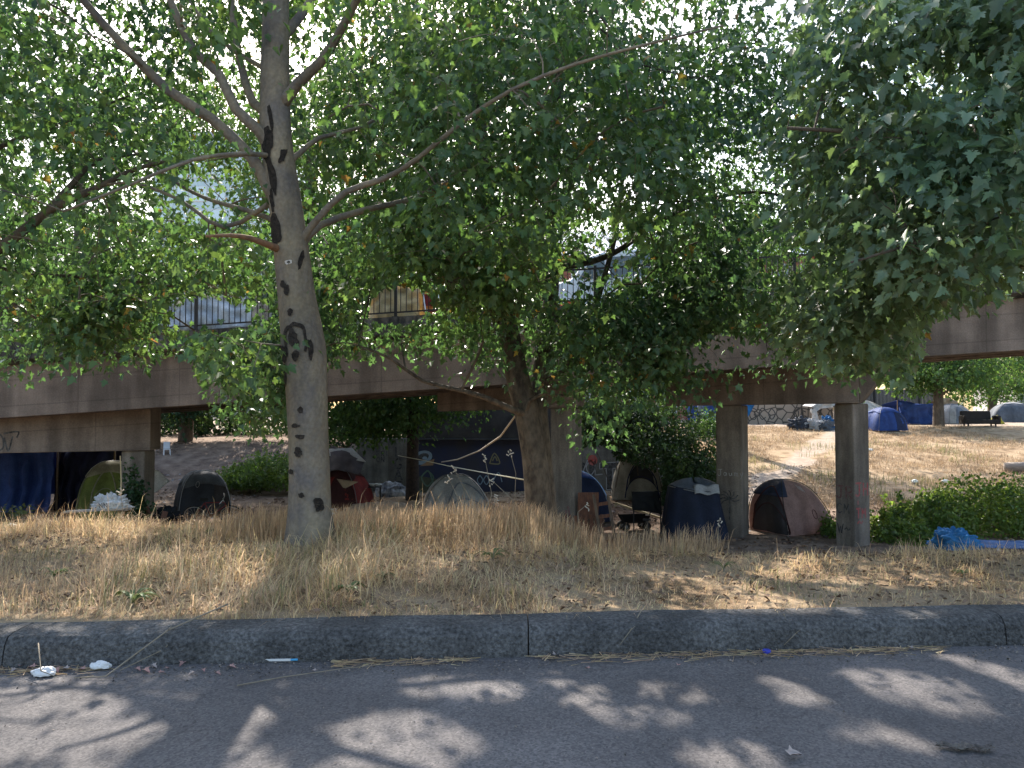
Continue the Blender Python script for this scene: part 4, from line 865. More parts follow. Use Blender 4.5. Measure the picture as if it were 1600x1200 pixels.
building('house', 'white low building at the far right edge behind the camp', X(1588, 85), X(1720, 85), 85, .3, 4.2, 8, mat('render_white', (.6,.58,.55)), mat('roof_brown', (.25,.14,.1)), 1, 5, 1.2, 1.4, glass)

# ------------------------------------------------------------------ things on the deck
dk_z = lambda x: zb(x) + 1.66
def on_deck(px, d): x = X(px, d); return Vector((x, d, dk_z(x)))
t = thing('tarp_shelter', 'low white tarp shelter on the overpass left of the near trunk', 'shelter', on_deck(330, 21.2)); L0 = t.location
wt_ = cloth('dull_white', (.62,.63,.64)); q_ = [P(262,468,21), P(300,457,21), P(345,462,21), P(392,456,21)]
b = MB(); draped(b, [[p - L0 for p in q_], [P(258,516,20.6)-L0, P(300,517,20.6)-L0, P(345,514,20.6)-L0, P(394,511,20.6)-L0]], amp=.22, fr=4, nu=34); b.build('front_sheet', wt_, t, smooth=True)
b = MB(); draped(b, [[p - L0 + Vector((0,.01,.01)) for p in q_], [p - L0 + Vector((0,1.8,-.2)) for p in q_], [p - L0 + Vector((0,1.9,-.9)) for p in q_]], amp=.12, fr=3, nu=20); b.build('roof_sheet', wt_, t, smooth=True)
t = thing('tarp_shelter', 'tan tarp shelter with wooden post on the overpass right of the near trunk', 'shelter', on_deck(620, 20.6)); L0 = t.location
b = MB(); draped(b, [[P(583,452,20.6)-L0, P(612,447,20.6)-L0, P(655,449,20.6)-L0], [P(575,502,20.3)-L0, P(612,503,20.3)-L0, P(655,499,20.3)-L0]], amp=.14, fr=3); b.build('front_sheet', cloth('straw', (.62,.47,.24), tr=.35), t, smooth=True)
b = MB(); draped(b, [[P(583,452,20.62)-L0, P(655,449,20.62)-L0], [P(583,452,20.62)+Vector((0,2,-.3))-L0, P(655,449,20.62)+Vector((0,2,-.3))-L0], [P(583,452,20.62)+Vector((0,2.1,-1))-L0, P(655,449,20.62)+Vector((0,2.1,-1))-L0]], amp=.1, fr=3); b.build('roof_sheet', MATS['cloth_straw'], t, smooth=True)
b = MB(); b.box(P(670,474,20.5)-L0, (.2,.1,.85)); b.build('post', mat('orange_wood', (.55,.24,.06)), t, bevel=.01)
t = thing('folding_chair', 'white framed folding chair beside the tan shelter on the overpass', 'chair', on_deck(676, 20.2), .4)
b = MB(); b.box((0,0,.4),(.4,.4,.03)); b.build('seat', redc, t); b = MB(); b.box((0,.2,.7),(.4,.03,.3)); b.build('backrest', redc, t)
for sx in (-.2,.2): b = MB(); b.bar((sx,-.2,0),(sx,.22,.88),.025); b.bar((sx,.2,0),(sx,-.2,.4),.025); b.build('leg', wp, t)
tarp_at('tarp', 'bright blue tarp draped on the overpass kerb behind the railing', 'tarp', [[P(962,458,20.2), P(985,462,20.2), P(1004,463,20.2)], [P(962,474,19.9), P(985,476,19.9), P(1004,476,19.9)]], skyb, amp=.08)
lumpy('bag', 'red bag on the overpass behind the railing near the van', 'bag', on_deck(890, 19.9), (.8,.4,.45), cloth('orange_red', (.6,.12,.05)), 51, crum=.35)
lumpy('bag', 'small red bag on the overpass beside the bright blue tarp', 'bag', on_deck(934, 19.9), (.5,.4,.3), redc, 52, crum=.35)
b = MB(); b.box((0,0,0),(.13,.08,.13)); o = b.build('marker_lamp', mat('amber_lens', (.8,.42,.02), rough=.3), loc=P(841, 483, 18.62), bevel=.02); tag(o, 'small amber square marker on the overpass edge', 'reflector'); b = MB(); b.box((0,.05,-.1),(.04,.03,.3)); b.build('bracket', IRON, o)
# van
t = thing('van', 'white van parked on the overpass behind the railing', 'van', on_deck(985, 23.6), math.atan(0)); t.rotation_euler = (0, -math.atan(SL), 0)
vw = mat('van_white', (.72,.74,.76), rough=.3, spec=.5, var=.05); prof = [(-2.5,.4),(-2.5,1.05),(-2.38,1.25),(-1.75,1.38),(-1.15,2.02),(-.8,2.12),(2.3,2.15),(2.48,1.95),(2.52,.4)]
b = MB(); n = len(prof); b.add([(x,-.92,z) for x,z in prof]+[(x,.92,z) for x,z in prof], [tuple(range(n))[::-1], tuple(range(n,2*n))]+[(k,(k+1)%n,n+(k+1)%n,n+k) for k in range(n)]); b.build('body', vw, t, bevel=.06)
for a, c in ((-1.55,-.75),(-.6,.6),(.75,2.2)):
    b = MB(); z0 = 1.35; b.add([(a,-.93,z0),(c,-.93,z0),(c,-.93,1.95),(a+(.45 if a<-1 else 0),-.93,1.95)]+[(a,-.9,z0),(c,-.9,z0),(c,-.9,1.95),(a+(.45 if a<-1 else 0),-.9,1.95)], [(0,1,2,3),(7,6,5,4),(0,4,5,1),(3,2,6,7),(0,3,7,4),(1,5,6,2)]); b.build('window', glass, t)
for xx in (-1.6, 1.6):
    for yy in (-.85,.85):
        b = MB(); b.tube([(xx,yy-.12,.34),(xx,yy+.12,.34)], .34, 20); w = b.build('wheel', MATS['rubber'], t); b = MB(); b.tube([(xx,yy-.13,.34),(xx,yy+.13,.34)], .2, 14); b.build('rim', mat('steel', (.5,.5,.5)), w)
for yy in (-.7,.7): b = MB(); b.box((-2.5,yy,.85),(.08,.3,.2)); b.build('headlight', mat('lamp_glass', (.7,.7,.7), rough=.1), t, bevel=.03)

# ------------------------------------------------------------------ trees
SUNn = np.array(SUND)
def sun_hit(p):                                # where the sun ray through p meets the street level
    t = (p[:, 2] - 0.1) / SUNn[2]; return p[:, 0] - SUNn[0] * t, p[:, 1] - SUNn[1] * t

GAPS = [ # photo windows kept free of near foliage: px, py, rx, ry, chance of removal
 (60,245,40,42,.95),(350,250,60,90,.35),(330,492,70,27,.96),(420,485,25,30,.8),(622,475,60,32,.98),(800,182,26,20,.95),(893,224,26,16,.95),(1460,240,24,28,.97),(930,385,62,50,.55),(1040,28,70,26,.8),
 (1225,405,48,26,.8),(905,440,40,28,.5),(985,445,45,24,.45),(700,440,30,20,.6),(480,90,40,50,.6),(1190,240,60,30,.5),(1160,285,60,28,.6),(970,405,55,30,.6),(1140,548,75,26,.75),(1430,520,50,26,.2),(610,578,60,24,.8),(700,575,40,20,.6),(160,590,70,30,.5),(1330,520,40,22,.1),(25,480,40,30,.5)]
LIMBS = [([0,75,160,270],[390,330,290,252]), ([60,190,262,330,392,430],[-60,68,140,185,245,300]), ([268,303,342,400],[5,80,115,205]), ([470,500,560,],[130,98,-5]), ([0,130,260],[428,433,446]), ([500,540,600,720,800],[345,300,280,192,140])]
LOWX = [-400, 0, 60, 150, 215, 250, 300, 345, 450, 500, 560, 640, 720, 790, 860, 905, 960, 1080, 1130, 1180, 1240, 1300, 1350, 1430, 1450, 1500, 1560, 1620, 2000]
LOWY = [ 560, 590, 600, 590, 600, 545, 545, 690, 690, 560, 585, 600, 600, 615, 620, 700, 715, 690, 610, 600, 590, 595, 600, 590, 490, 475, 480, 430, 400]
def keep_mask(c, r):
    px, py = proj(c); k = np.ones(len(c), bool); low = np.interp(px, LOWX, LOWY)
    k &= (py + F * .22 / np.maximum(c[:, 1], 1) < low)
    # thin band between the deck underside foliage tips: fewer clumps near the lower limit
    dd = (low - py); k &= ~((dd < 90) & (rs.rand(len(c)) < .35))
    tx = np.interp(py, [-160,-40,60,140,220,300,350,450], [425,430,431,430,432,443,450,462])
    k &= ~((np.abs(px - tx) < 46) & (c[:,1] < 8.5) & (py < 440) & (rs.rand(len(c)) < .88))
    k &= ~((px < 640) & (px > -60) & (py < 410) & (py > -40) & (c[:,1] < 8.9) & (rs.rand(len(c)) < .62))
    k &= ~((px < 300) & (px > -100) & (py < 430) & (py > 220) & (c[:,1] < 9.2) & (rs.rand(len(c)) < .6))
    for lx, ly in (LIMBS):
        yy = np.interp(px, lx, ly, left=-9e3, right=-9e3); k &= ~((np.abs(py - yy) < 24) & (c[:,1] < 9.4) & (rs.rand(len(c)) < .85))
    for gx, gy, rx, ry, ch in GAPS:
        e = ((px - gx) / rx) ** 2 + ((py - gy) / ry) ** 2
        k &= ~((e < 1.15) & (rs.rand(len(c)) < ch))
    return k

SPOTS = [(60,1075,44,13),(130,1070,38,9),(85,1092,24,7),(150,1096,28,8),(15,1120,28,9),(60,1150,44,15),(150,1145,54,15),(205,1140,34,13),(130,1195,30,10),(350,1132,48,18),(385,1110,44,16),(410,1165,22,12),(390,1195,38,12),(400,1095,30,9),(540,1125,24,12),(620,1150,66,30),(600,1190,84,18),(690,1130,44,9),(725,1150,44,9),(700,1065,64,9),(780,1070,34,8),(860,1055,26,6),(900,1078,34,13),(1020,1068,26,8),(1080,1072,38,9),(1240,1082,28,7),(1000,1110,54,8),(1130,1165,54,13),(1170,1190,54,11),(1420,1070,64,15),(1465,1092,44,11),(1350,1048,50,6),(1480,1030,34,7),(1590,1070,34,9),(1330,1130,44,11),(1410,1145,24,8),(1540,1040,30,6),(1200,1052,30,6)]
def _road(px, py):
    a = (px-800)/F; b_ = (600-py)/F; yy = math.cos(PITCH) - b_*math.sin(PITCH); zz = math.sin(PITCH) + b_*math.cos(PITCH); q = -1.5/zz; return a*q, yy*q
SPW = [(*_road(a, b), c/F*_road(a, b)[1]*1.45, d*_road(a, b)[1]**2/(1.5*F)*1.7 + .04) for a, b, c, d in SPOTS]
def leaf_holes(p):
    gx, gy = sun_hit(p); k = np.zeros(len(p), bool); wx = (fbm(gx*3, gy*3, 0, 51, 2) - .5) * .9
    for x, y, rx, ry in SPW: k |= ((gx - x)/rx)**2 + ((gy - y)/ry)**2 < 1 + wx
    v = fbm(gx * 1.1 + 3, gy * .9, 0, 61, 3); k |= (gy > 5) & (gy < 11) & (v > .42 + .06*sst(0, 3, gx)) ; k |= (gy < 3.2) & (v > .56)
    return k

def light_holes(c, vis_prob):
    gx, gy = sun_hit(c); n = fbm(gx * .75 + 3, gy * .75, 0, 21, 3)
    road = gy < 5
    verge = (gy > 5) & (gy < 10.5)
    hole = (road & (n > .60)) | (verge & (n > .44)) | (gy > 10.5) & (n > .58)
    return hole

class Tree:
    def __init__(s, name, label, base, bark, group=None):
        s.t = thing(name, label, 'tree', base, 0, group); s.base = Vector(base); s.mb = MB(); s.bark = bark
        s.nodes = []; s.rad = []
    def limb(s, pts, r0, r1, n=10, reg=True, wob=.0, add=None):
        # smooth the polyline (Catmull-Rom) in world coordinates
        P_ = [Vector(p) for p in pts]; out = []
        for i in range(len(P_) - 1):
            a, b, c, d = P_[max(i-1,0)], P_[i], P_[i+1], P_[min(i+2,len(P_)-1)]
            m = max(2, int((c - b).length / .22))
            for k in range(m):
                t = k / m; out.append(.5*((2*b)+(-a+c)*t+(2*a-5*b+4*c-d)*t*t+(-a+3*b-3*c+d)*t**3))
        out.append(P_[-1]); L = len(out)
        if not hasattr(r0, '__len__'): rr = [r0 + (r1 - r0) * (i / (L - 1)) ** .8 for i in range(L)]
        else:
            rr = list(np.interp(np.linspace(0, 1, L), np.linspace(0, 1, len(r0)), r0))
        if wob: out = [p + Vector(((rnd.random()-.5), (rnd.random()-.5), (rnd.random()-.5))) * wob * (0 < i < L-1) for i, p in enumerate(out)]
        (add or s.mb).tube([p - s.base for p in out], rr, n)
        if reg: s.nodes += out; s.rad += rr
        return out, rr
    def grow(s, pts, r0, r1, n=5, lift=.12, maxr=.7):
        """join each attractor point to the nearest wood"""
        N_ = np.array([tuple(p) for p in s.nodes]); R_ = np.array(s.rad)
        d0 = np.array([np.min(np.linalg.norm(N_ - p, axis=1)) for p in pts]); order = np.argsort(d0); ends = []
        for i in order:
            p = pts[i]; dd = np.linalg.norm(N_ - p, axis=1) + np.maximum(0, N_[:, 2] - p[2]) * .5; j = int(np.argmin(dd)); a = N_[j]
            if dd[j] < .12: ends.append((Vector(p), Vector((0,0,-1)))); continue
            L = np.linalg.norm(p - a); m = max(3, int(L / .3)); q = []
            off = rs.normal(size=3) * L * .07; 
            for k in range(m + 1):
                t = k / m; w = a + (p - a) * t + off * math.sin(math.pi * t) + np.array([0, 0, lift * L * math.sin(math.pi * t)]); q.append(w)
            ra = min(r0, R_[j] * maxr) * (1.0 if L > .6 else .8); rr = [ra + (r1 - ra) * (k / m) for k in range(m + 1)]
            s.mb.tube([Vector(w) - s.base for w in q], rr, n, cap=False)
            N_ = np.vstack([N_, np.array(q[1:])]); R_ = np.concatenate([R_, rr[1:]]); ends.append((Vector(q[-1]), Vector(q[-1] - q[-2]).normalized()))
        s.nodes = [Vector(v) for v in N_]; s.rad = list(R_)
        return ends
    def finish(s, name='trunk'):
        return s.mb.build(name, s.bark, s.t, smooth=True)

def clumps_in(boxes, n, seed):
    """sample points in a union of ellipsoids (cx,cy,cz,rx,ry,rz,weight), denser in clumps and toward the shell"""
    r = np.random.RandomState(seed); w = np.array([b[6] for b in boxes], float); w /= w.sum(); out = []
    for b, k in zip(boxes, r.multinomial(n, w)):
        v = r.normal(size=(k, 3)); v /= np.linalg.norm(v, axis=1, keepdims=True); v *= (r.rand(k, 1) ** .42)
        out.append(v * np.array(b[3:6]) + np.array(b[0:3]))
    return np.vstack(out)

def foliage(tree, boxes, nclump, per, size, lm, seed, wood_levels=(40, 220), spray=.33, near=True, autumn=.0, keepf=None, min_y=4.6, shape=MAPLE):
    c = clumps_in(boxes, nclump, seed); r = np.random.RandomState(seed + 1)
    c = c[fbm(c[:,0]*.8, c[:,1]*.8, c[:,2]*.9, seed, 2) > .36]
    if near:
        c = c[c[:,1] > min_y]; c = c[keep_mask(c, r)]
        px, py = proj(c); offscreen = (py < -60) | (px < -80) | (px > 1680)
        hole = light_holes(c, 0); c = c[~(hole & (offscreen | (r.rand(len(c)) < np.where(py > 320, .15, .65))))]
        c = c[~(((proj(c)[1] < -60)) & (r.rand(len(c)) < .3))]
        gy_ = sun_hit(c)[1]; c = c[~((proj(c)[1] < -40) & (gy_ > 8.5) & (r.rand(len(c)) < .72))]
    if keepf is not None: c = c[keepf(c)]
    r.shuffle(c); n1, n2 = wood_levels
    tree.grow(c[:n1], .05, .014, 7, lift=.1); tree.grow(c[n1:n1+n2], .018, .005, 5, lift=.08)
    ends = tree.grow(c[n1+n2:], .007, .0025, 4, lift=.1)
    cen = np.concatenate([c[:n1+n2], np.array([tuple(e[0]) for e in ends])]); 
    idx = np.repeat(np.arange(len(cen)), per); m = len(idx)
    off = r.normal(size=(m, 3)) * np.array([spray, spray, spray * .62]) * .75
    pos = cen[idx] + off; pos[:, 2] -= (off[:,0]**2 + off[:,1]**2) * .35
    out = off.copy(); out[:, 2] = 0; out += r.normal(size=(m, 3)) * .12
    tip = out / np.maximum(np.linalg.norm(out, axis=1, keepdims=True), 1e-3) * .8; tip[:, 2] -= .25 + r.rand(m) * .9
    nr = r.normal(size=(m, 3)) * .55; nr[:, 2] += 1.0; nr[:, 1] -= .35
    sz = size * (.45 + 1.0 * r.rand(m) ** 1.3)
    if near:
        px, py = proj(pos); low = np.interp(px, LOWX, LOWY) + 12; k = (py < low) & (pos[:,1] > min_y - .5)
        vis = (py > 0) & (px > 0) & (px < 1600); k &= ~(leaf_holes(pos) & (~vis | ((r.rand(m) < .92) & (py < 330)) | (r.rand(m) < .6)))
        for g_x, g_y, rx_, ry_, ch_ in GAPS:
            if g_y > 330: k &= ~((((px-g_x)/rx_)**2 + ((py-g_y)/ry_)**2 < .95 + .6*(vn(px*.06, py*.06, 0, 5)-.5)) & (r.rand(m) < ch_))
        pos, tip, nr, sz = pos[k], tip[k], nr[k], sz[k]; m = len(pos)
    fm = None; ms = lm
    if autumn: ms = [lm, AUT]; fm = ((r.rand(m) < autumn) | ((fbm(pos[:,0]*1.5,pos[:,1]*1.5,pos[:,2]*1.5,99,2) > .72) & (r.rand(m) < autumn*12))).astype(int)
    build_leaves('crown', pos - np.array(tree.base), tip, nr, sz, ms, tree.t, shape, fmi=fm)
    return m
TOTAL = 0
# --- near pale trunk
D1 = 8.0
T1 = Tree('maple_tree', 'near maple with thick pale scarred trunk standing in the dry verge', G(487, D1), BARK1, 'maples along the verge')
tp = [(487,872,D1),(484,800,D1),(483,700,D1),(479,600,D1),(474,540,D1),(462,450,D1),(450,350,D1),(443,300,D1),(432,220,D1+.02),(430,140,D1+.05),(431,60,D1+.1),(430,-40,D1+.15),(425,-160,D1+.2),(420,-300,D1+.25),(415,-480,D1+.3)]
rr1 = [.26,.218,.198,.208,.22,.185,.168,.165,.158,.15,.14,.125,.11,.08,.04]
trunk_pts = [P(*p) for p in tp]
def noisy_trunk(T, pts, rads, n=28, seed=3, rough=.035):
    out = []; 
    for i in range(len(pts) - 1):
        a, b, c, d = pts[max(i-1,0)], pts[i], pts[i+1], pts[min(i+2,len(pts)-1)]
        for k in range(6):
            t = k/6; out.append(.5*((2*b)+(-a+c)*t+(2*a-5*b+4*c-d)*t*t+(-a+3*b-3*c+d)*t**3))
    out.append(pts[-1]); L = len(out); rr = list(np.interp(np.linspace(0,1,L), np.linspace(0,1,len(rads)), rads))
    o = len(T.mb.v); T.mb.tube([p - T.base for p in out], rr, n)
    for i in range(L):
        for k in range(n):
            v = Vector(T.mb.v[o + i*n + k]); cp = out[i] - T.base; a = 2*math.pi*k/n
            e = (float(fbm(math.cos(a)*1.5+5, math.sin(a)*1.5+5, v.z*1.6, seed, 3)) - .5) * 2 * rough * 2.0
            e += max(0, .35 - v.z) * .35 * math.cos(a*5 + 1) ** 2
            T.mb.v[o + i*n + k] = tuple(cp + (v - cp) * (1 + e * (1 if rr[i] > .05 else .3)))
    T.nodes += out; T.rad += rr
    return out, rr
o1t, r1t = noisy_trunk(T1, trunk_pts, rr1)
def LB(T, pts, r0, r1, **k): return T.limb([P(*p) for p in pts], r0, r1, **k)
LB(T1, [(440,330,8),(418,290,7.95),(392,245,7.9),(330,185,7.8),(262,140,7.7),(190,68,7.6),(130,0,7.5),(60,-90,7.4)], .075, .03)
LB(T1, [(432,250,8),(405,205,7.9),(368,170,7.8),(342,115,7.9),(303,80,8),(268,5,8.1),(240,-90,8.2)], .065, .03)
LB(T1, [(425,180,8.05),(395,160,8.2),(376,100,8.4),(366,40,8.5),(355,-40,8.6)], .055, .03)
LB(T1, [(418,110,8.1),(376,85,8.3),(330,50,8.6),(290,-10,8.9)], .03, .015)
LB(T1, [(440,165,8),(466,130,7.9),(500,98,7.8),(525,60,7.7),(560,-5,7.5),(600,-100,7.3)], .065, .03)
LB(T1, [(455,400,8),(475,370,7.95),(498,340,7.9),(540,300,7.8),(598,280,7.7),(650,250,7.5),(720,192,7.3),(800,140,7.1),(900,100,6.9),(1000,72,6.8),(1130,40,6.7)], .045, .008)
LB(T1, [(470,385,8),(500,352,8.2),(570,328,8.6),(640,312,9),(700,285,9.4),(760,262,9.8),(850,235,10.2)], .045, .012)
LB(T1, [(455,250,8),(470,238,8.1),(500,215,8.3),(560,200,8.7),(600,180,9),(690,150,9.3)], .035, .01)
LB(T1, [(425,315,8),(350,355,8.3),(280,312,8.6),(200,285,8.9),(120,300,9.1)], .03, .01)
LB(T1, [(430,345,8),(390,330,8.4),(300,300,9),(200,230,9.4),(100,160,9.8)], .03, .01)
LB(T1, [(432,245,8),(380,240,7.6),(300,250,7.2),(200,290,6.9),(100,330,6.8)], .028, .01)
LB(T1, [(440,60,8.1),(480,10,8.6),(540,-90,9.4),(600,-200,10)], .06, .02)
LB(T1, [(425,20,8.1),(400,-80,8.8),(380,-200,9.6)], .06, .02)
# broken peeled stub
stub = MB(); T1.limb([P(437,390,7.95),P(420,383,7.7),P(390,372,7.5),P(360,368,7.3),P(322,369,7.1)], .045, .012, reg=False, add=stub); stub.build('broken_limb', STUB, T1.t, smooth=True)
box1 = [(-2.3, 8.6, 5.6, 4.4, 3.6, 2.6, 5), (-2.0, 9.5, 8.3, 4.2, 4, 2.8, 3.2), (-4.5, 8.2, 3.6, 1.8, 2.2, 1.0, .9), (.2, 9.5, 4.3, 2.2, 2.5, 1.6, 1.6), (-2.9,7.6,2.0,.5,.6,.5,.18),(-1.0,10.2,3.4,1.6,1.2,.8,.9),(-4.6,9.4,2.9,2.0,1.2,.6,.7)]
TOTAL += foliage(T1, box1, 4300, 25, .084, LEAF1, 5, shape=MAPLE2, autumn=.005)
T1.finish()
# scars on the near trunk: patches lying on the bark
def trunk_at(z):
    zz = np.array([p.z for p in o1t]); k = int(np.argmin(abs(zz - z))); return o1t[k], r1t[k]
def scar(px, py, rx, ry, m=SCAR, name='bark_scar', ring=False, seed=0, rot=0):
    b = MB(); vs = []; n = 44
    def surf(qx, qy):
        w = P(qx, qy, D1); c, r_ = trunk_at(w.z); dx = max(-.98*r_, min(.98*r_, w.x - c.x)); a = math.atan2(w.z*1.0, 1)
        # follow the noisy bark
        ang = math.acos(max(-1, min(1, dx / r_))); k = 1 + .035
        return Vector((c.x + dx * k, c.y - math.sqrt(max(1e-6, r_*r_ - dx*dx)) * k - .004, w.z)) - T1.base
    rings = 4
    for j in range(rings + 1):
        for i in range(n):
            a = 2*math.pi*i/n; e = 1 + (.25 if ring else .6)*(float(fbm(math.cos(a)*1.1+seed+9, math.sin(a)*1.1+9, seed, 7)) - .5) * 2
            lo, hi = (.8, 1.0) if ring else (0.02, 1.0); f = lo + (hi - lo) * j / rings
            xx, yy = rx * f * e * math.cos(a), ry * f * e * math.sin(a)
            vs.append(surf(px + xx*math.cos(rot) - yy*math.sin(rot), py + xx*math.sin(rot) + yy*math.cos(rot)))
    fs = [(j*n+i, j*n+(i+1)%n, (j+1)*n+(i+1)%n, (j+1)*n+i) for j in range(rings) for i in range(n) if not (ring and math.sin(2*math.pi*i/n) > .35)]
    b.add(vs, fs); b.build(name, m, T1.t)
for k, a in enumerate([(470,540,19,36,True),(468,532,8,13,False),(471,558,7,7,False),(449,552,8,13,False),(449,590,5,22,False),(434,365,11,22,False),(432,320,5,20,False),(424,232,9,24,False),(433,282,5,34,False),(449,448,4,6,False),(455,455,5,9,False),(462,492,4,5,False),(492,545,4,16,False),(476,410,3,14,False),(478,640,4,5,False),(470,665,7,4,False),(477,682,8,4,False),(474,705,7,6,False),(461,735,5,4,False),(503,785,6,11,False),(480,770,5,4,False),(428,190,3,20,False),(447,250,4,15,False)]):
    scar(a[0], a[1], a[2], a[3], ring=a[4], seed=k, rot=rnd.uniform(-.2,.2))
scar(459, 415, 5, 4, mat('pale_knot', (.5,.45,.4)), 'knot', seed=4); scar(459, 415, 2.2, 2, SCAR, 'knot', seed=5)

# --- forked darker trunk by the middle column
D2 = 12.0
T2 = Tree('maple_tree', 'forked darker maple standing just left of the middle column', G(842, D2), mat('mid_bark', (.135,.115,.09), rough=.95, col2=(.04,.033,.028), scale=9, bump=.9, bscale=26, stretch=(1,1,.5)), 'maples along the verge')
noisy_trunk(T2, [P(846,850,D2),P(840,770,D2),P(833,700,D2),P(822,640,D2),P(808,590,D2),P(796,520,D2+.1),P(780,450,D2+.2),P(768,380,D2+.3),P(758,280,D2+.4),P(745,150,D2+.5),P(742,0,D2+.6),P(735,-160,D2+.7),P(728,-300,D2+.8)], [.24,.2,.19,.19,.18,.15,.14,.13,.12,.11,.09,.06,.03], 20, 8)
T2.limb([P(858,850,D2+.15),P(852,760,D2+.15),P(846,690,D2+.15),P(842,620,D2+.2),P(850,540,D2+.3),P(862,450,D2+.5),P(858,340,D2+.6),P(868,200,D2+.8),P(880,40,D2+1),P(900,-160,D2+1.2)], [.17,.14,.13,.12,.11,.1,.1,.08,.06,.03], 0, n=12)
LB(T2, [(832,650,12),(800,640,11.7),(760,622,11.4),(720,610,11.1),(660,595,10.8),(610,560,10.5),(560,540,10.3)], .06, .012)
LB(T2, [(850,600,12.2),(885,575,12),(915,520,12),(945,430,12),(965,350,12.2),(975,250,12.5),(990,100,12.8)], .06, .015)
LB(T2, [(775,490,12.1),(735,455,12),(712,420,11.8),(690,370,11.6),(650,300,11.4)], .05, .012)
LB(T2, [(860,480,12.5),(920,560,12),(960,575,11.6),(1010,590,11.3),(1060,620,11)], .04, .01)
LB(T2, [(862,420,12.5),(950,400,12.2),(1060,330,12),(1180,300,11.8),(1300,330,11.6)], .06, .012)
LB(T2, [(755,330,12.3),(690,260,12.6),(620,180,13),(560,80,13.4)], .05, .012)
LB(T2, [(865,260,12.7),(980,200,13),(1100,120,13.3),(1200,40,13.6)], .06, .015)
LB(T2, [(750,200,12.4),(820,120,11.6),(900,20,11),(960,-100,10.6)], .05, .015)
LB(T2, [(885,575,12),(1000,520,12.2),(1100,500,12.4),(1210,470,12.6)], .04, .01)
box2 = [(.3,12.4,5.6,4.6,3.2,3.4,6),(.5,12.6,9.2,4.8,3.8,2.8,3.2),(3.3,12.2,4.6,3.0,2.6,2.6,3.4),(1.6,11.6,2.1,1.5,1.2,1.1,1.1),(-1.6,11.6,3.0,1.8,1.5,1.2,1.1),(.2,11.8,2.7,1.4,1.3,1.1,1.0),(3.0,12,2.6,1.8,1.3,.7,.7),(5.0,12.6,3.2,2.2,1.8,1.6,1.2),(-4.0,12.6,3.2,2.4,1.6,1.5,1.4),(-3.4,11.2,2.0,.7,.7,.9,.35),(-1.8,11.8,3.4,2.4,1.0,.9,1.5),(1.6,12,3.4,3,1.2,.9,1.7),(4.6,12.2,2.9,1.8,1.2,.7,.8)]
TOTAL += foliage(T2, box2, 7900, 25, .092, LEAF2, 15, wood_levels=(60, 300), autumn=.006)
T2.finish()

# --- right-hand tree, trunk out of frame
T3 = Tree('maple_tree', 'leafy maple whose boughs hang in from the right edge', (7.3, 8.6, gz(7.3, 8.6)), BARK2, 'maples along the verge')
T3.limb([(7.3,8.6,-.3),(7.3,8.6,1),(7.25,8.6,2.4),(7.2,8.7,3.6),(7.0,8.8,5),(6.9,8.9,6.5),(6.8,9,8.2),(6.8,9,9.8)], [.26,.22,.2,.19,.17,.14,.1,.04], 0, n=14)
T3.limb([(7.2,8.7,3.4), P(1590,235,7.9), P(1545,230,7.6), P(1505,215,7.4), P(1440,205,7.2), P(1330,205,7.2), P(1230,200,7.4)], .10, .015)
T3.limb([(7.2,8.7,4.2), P(1600,120,8), P(1540,60,8), P(1475,10,8.1), P(1400,-60,8.2)], .09, .02)
T3.limb([(7.2,8.7,3.0), P(1620,330,7.6), P(1530,350,7), P(1430,380,6.7), P(1330,410,6.6)], .06, .01)
T3.limb([(7.2,8.7,3.0), P(1620,420,9), P(1530,420,9.5), P(1420,440,10), P(1330,480,10.3)], .06, .01)
T3.limb([(7.0,8.9,5.0), P(1500,-40,9.5), P(1350,-60,10), P(1200,-30,10.5)], .08, .02)
box3 = [(6.0,8.6,5.2,2.9,2.6,2.6,4),(6.0,9.0,8.2,3.6,3.4,2.4,2),(4.6,7.6,4.6,2.0,1.8,1.8,2.2),(5.4,9.6,3.1,2.4,1.8,1.3,2.0),(4.0,6.6,3.6,1.0,.8,1.3,.7),(4.0,9.6,2.3,.9,1.0,.8,.5),(7,11.5,4,3,2,2,1.5)]
TOTAL += foliage(T3, box3, 3900, 24, .10, LEAF3, 25, wood_levels=(50, 220), min_y=5.9, shape=MAPLE2)
T3.finish()

# --- left-hand tree, trunk out of frame
T4 = Tree('maple_tree', 'dark limbed maple reaching in from the left edge', (-8.2, 9.6, gz(-8.2, 9.6)), BARK2, 'maples along the verge')
T4.limb([(-8.2,9.6,-.3),(-8.2,9.6,1),(-8.15,9.6,2.4),(-8.2,9.7,4),(-8.3,9.8,6),(-8.3,9.9,8.4)], [.27,.23,.2,.17,.12,.05], 0, n=14)
T4.limb([(-8.2,9.6,1.9), P(-60,425,9.3), P(0,388,9.2), P(72,333,9.1), P(105,315,9), P(160,290,9), P(210,265,9), P(270,250,9), P(350,242,9)], .12, .012)
T4.limb([P(75,330,9.1), P(120,280,9.3), P(155,250,9.5), P(230,240,9.8)], .05, .012)
T4.limb([(-8.2,9.6,2.0), P(-40,428,9.9), P(40,430,9.8), P(130,432,9.8), P(200,438,9.8), P(270,448,9.7)], .06, .012)
T4.limb([(-8.2,9.6,3.0), P(-30,250,9.6), P(80,200,9.7), P(200,150,9.8)], .07, .012)
T4.limb([(-8.2,9.6,1.6), P(-30,470,9.6), P(60,500,9.6), P(150,520,9.6)], .05, .01)
box4 = [(-7.2,9.8,5,3.6,2.8,3.0,3.5),(-7,10,8,4,3.2,2.2,1.6),(-5.6,10.2,3.0,2.2,1.6,1.2,1.5),(-5.8,9.6,2.1,1.6,1.2,.7,1.0),(-3.6,11.0,2.4,1.0,1,.5,.4)]
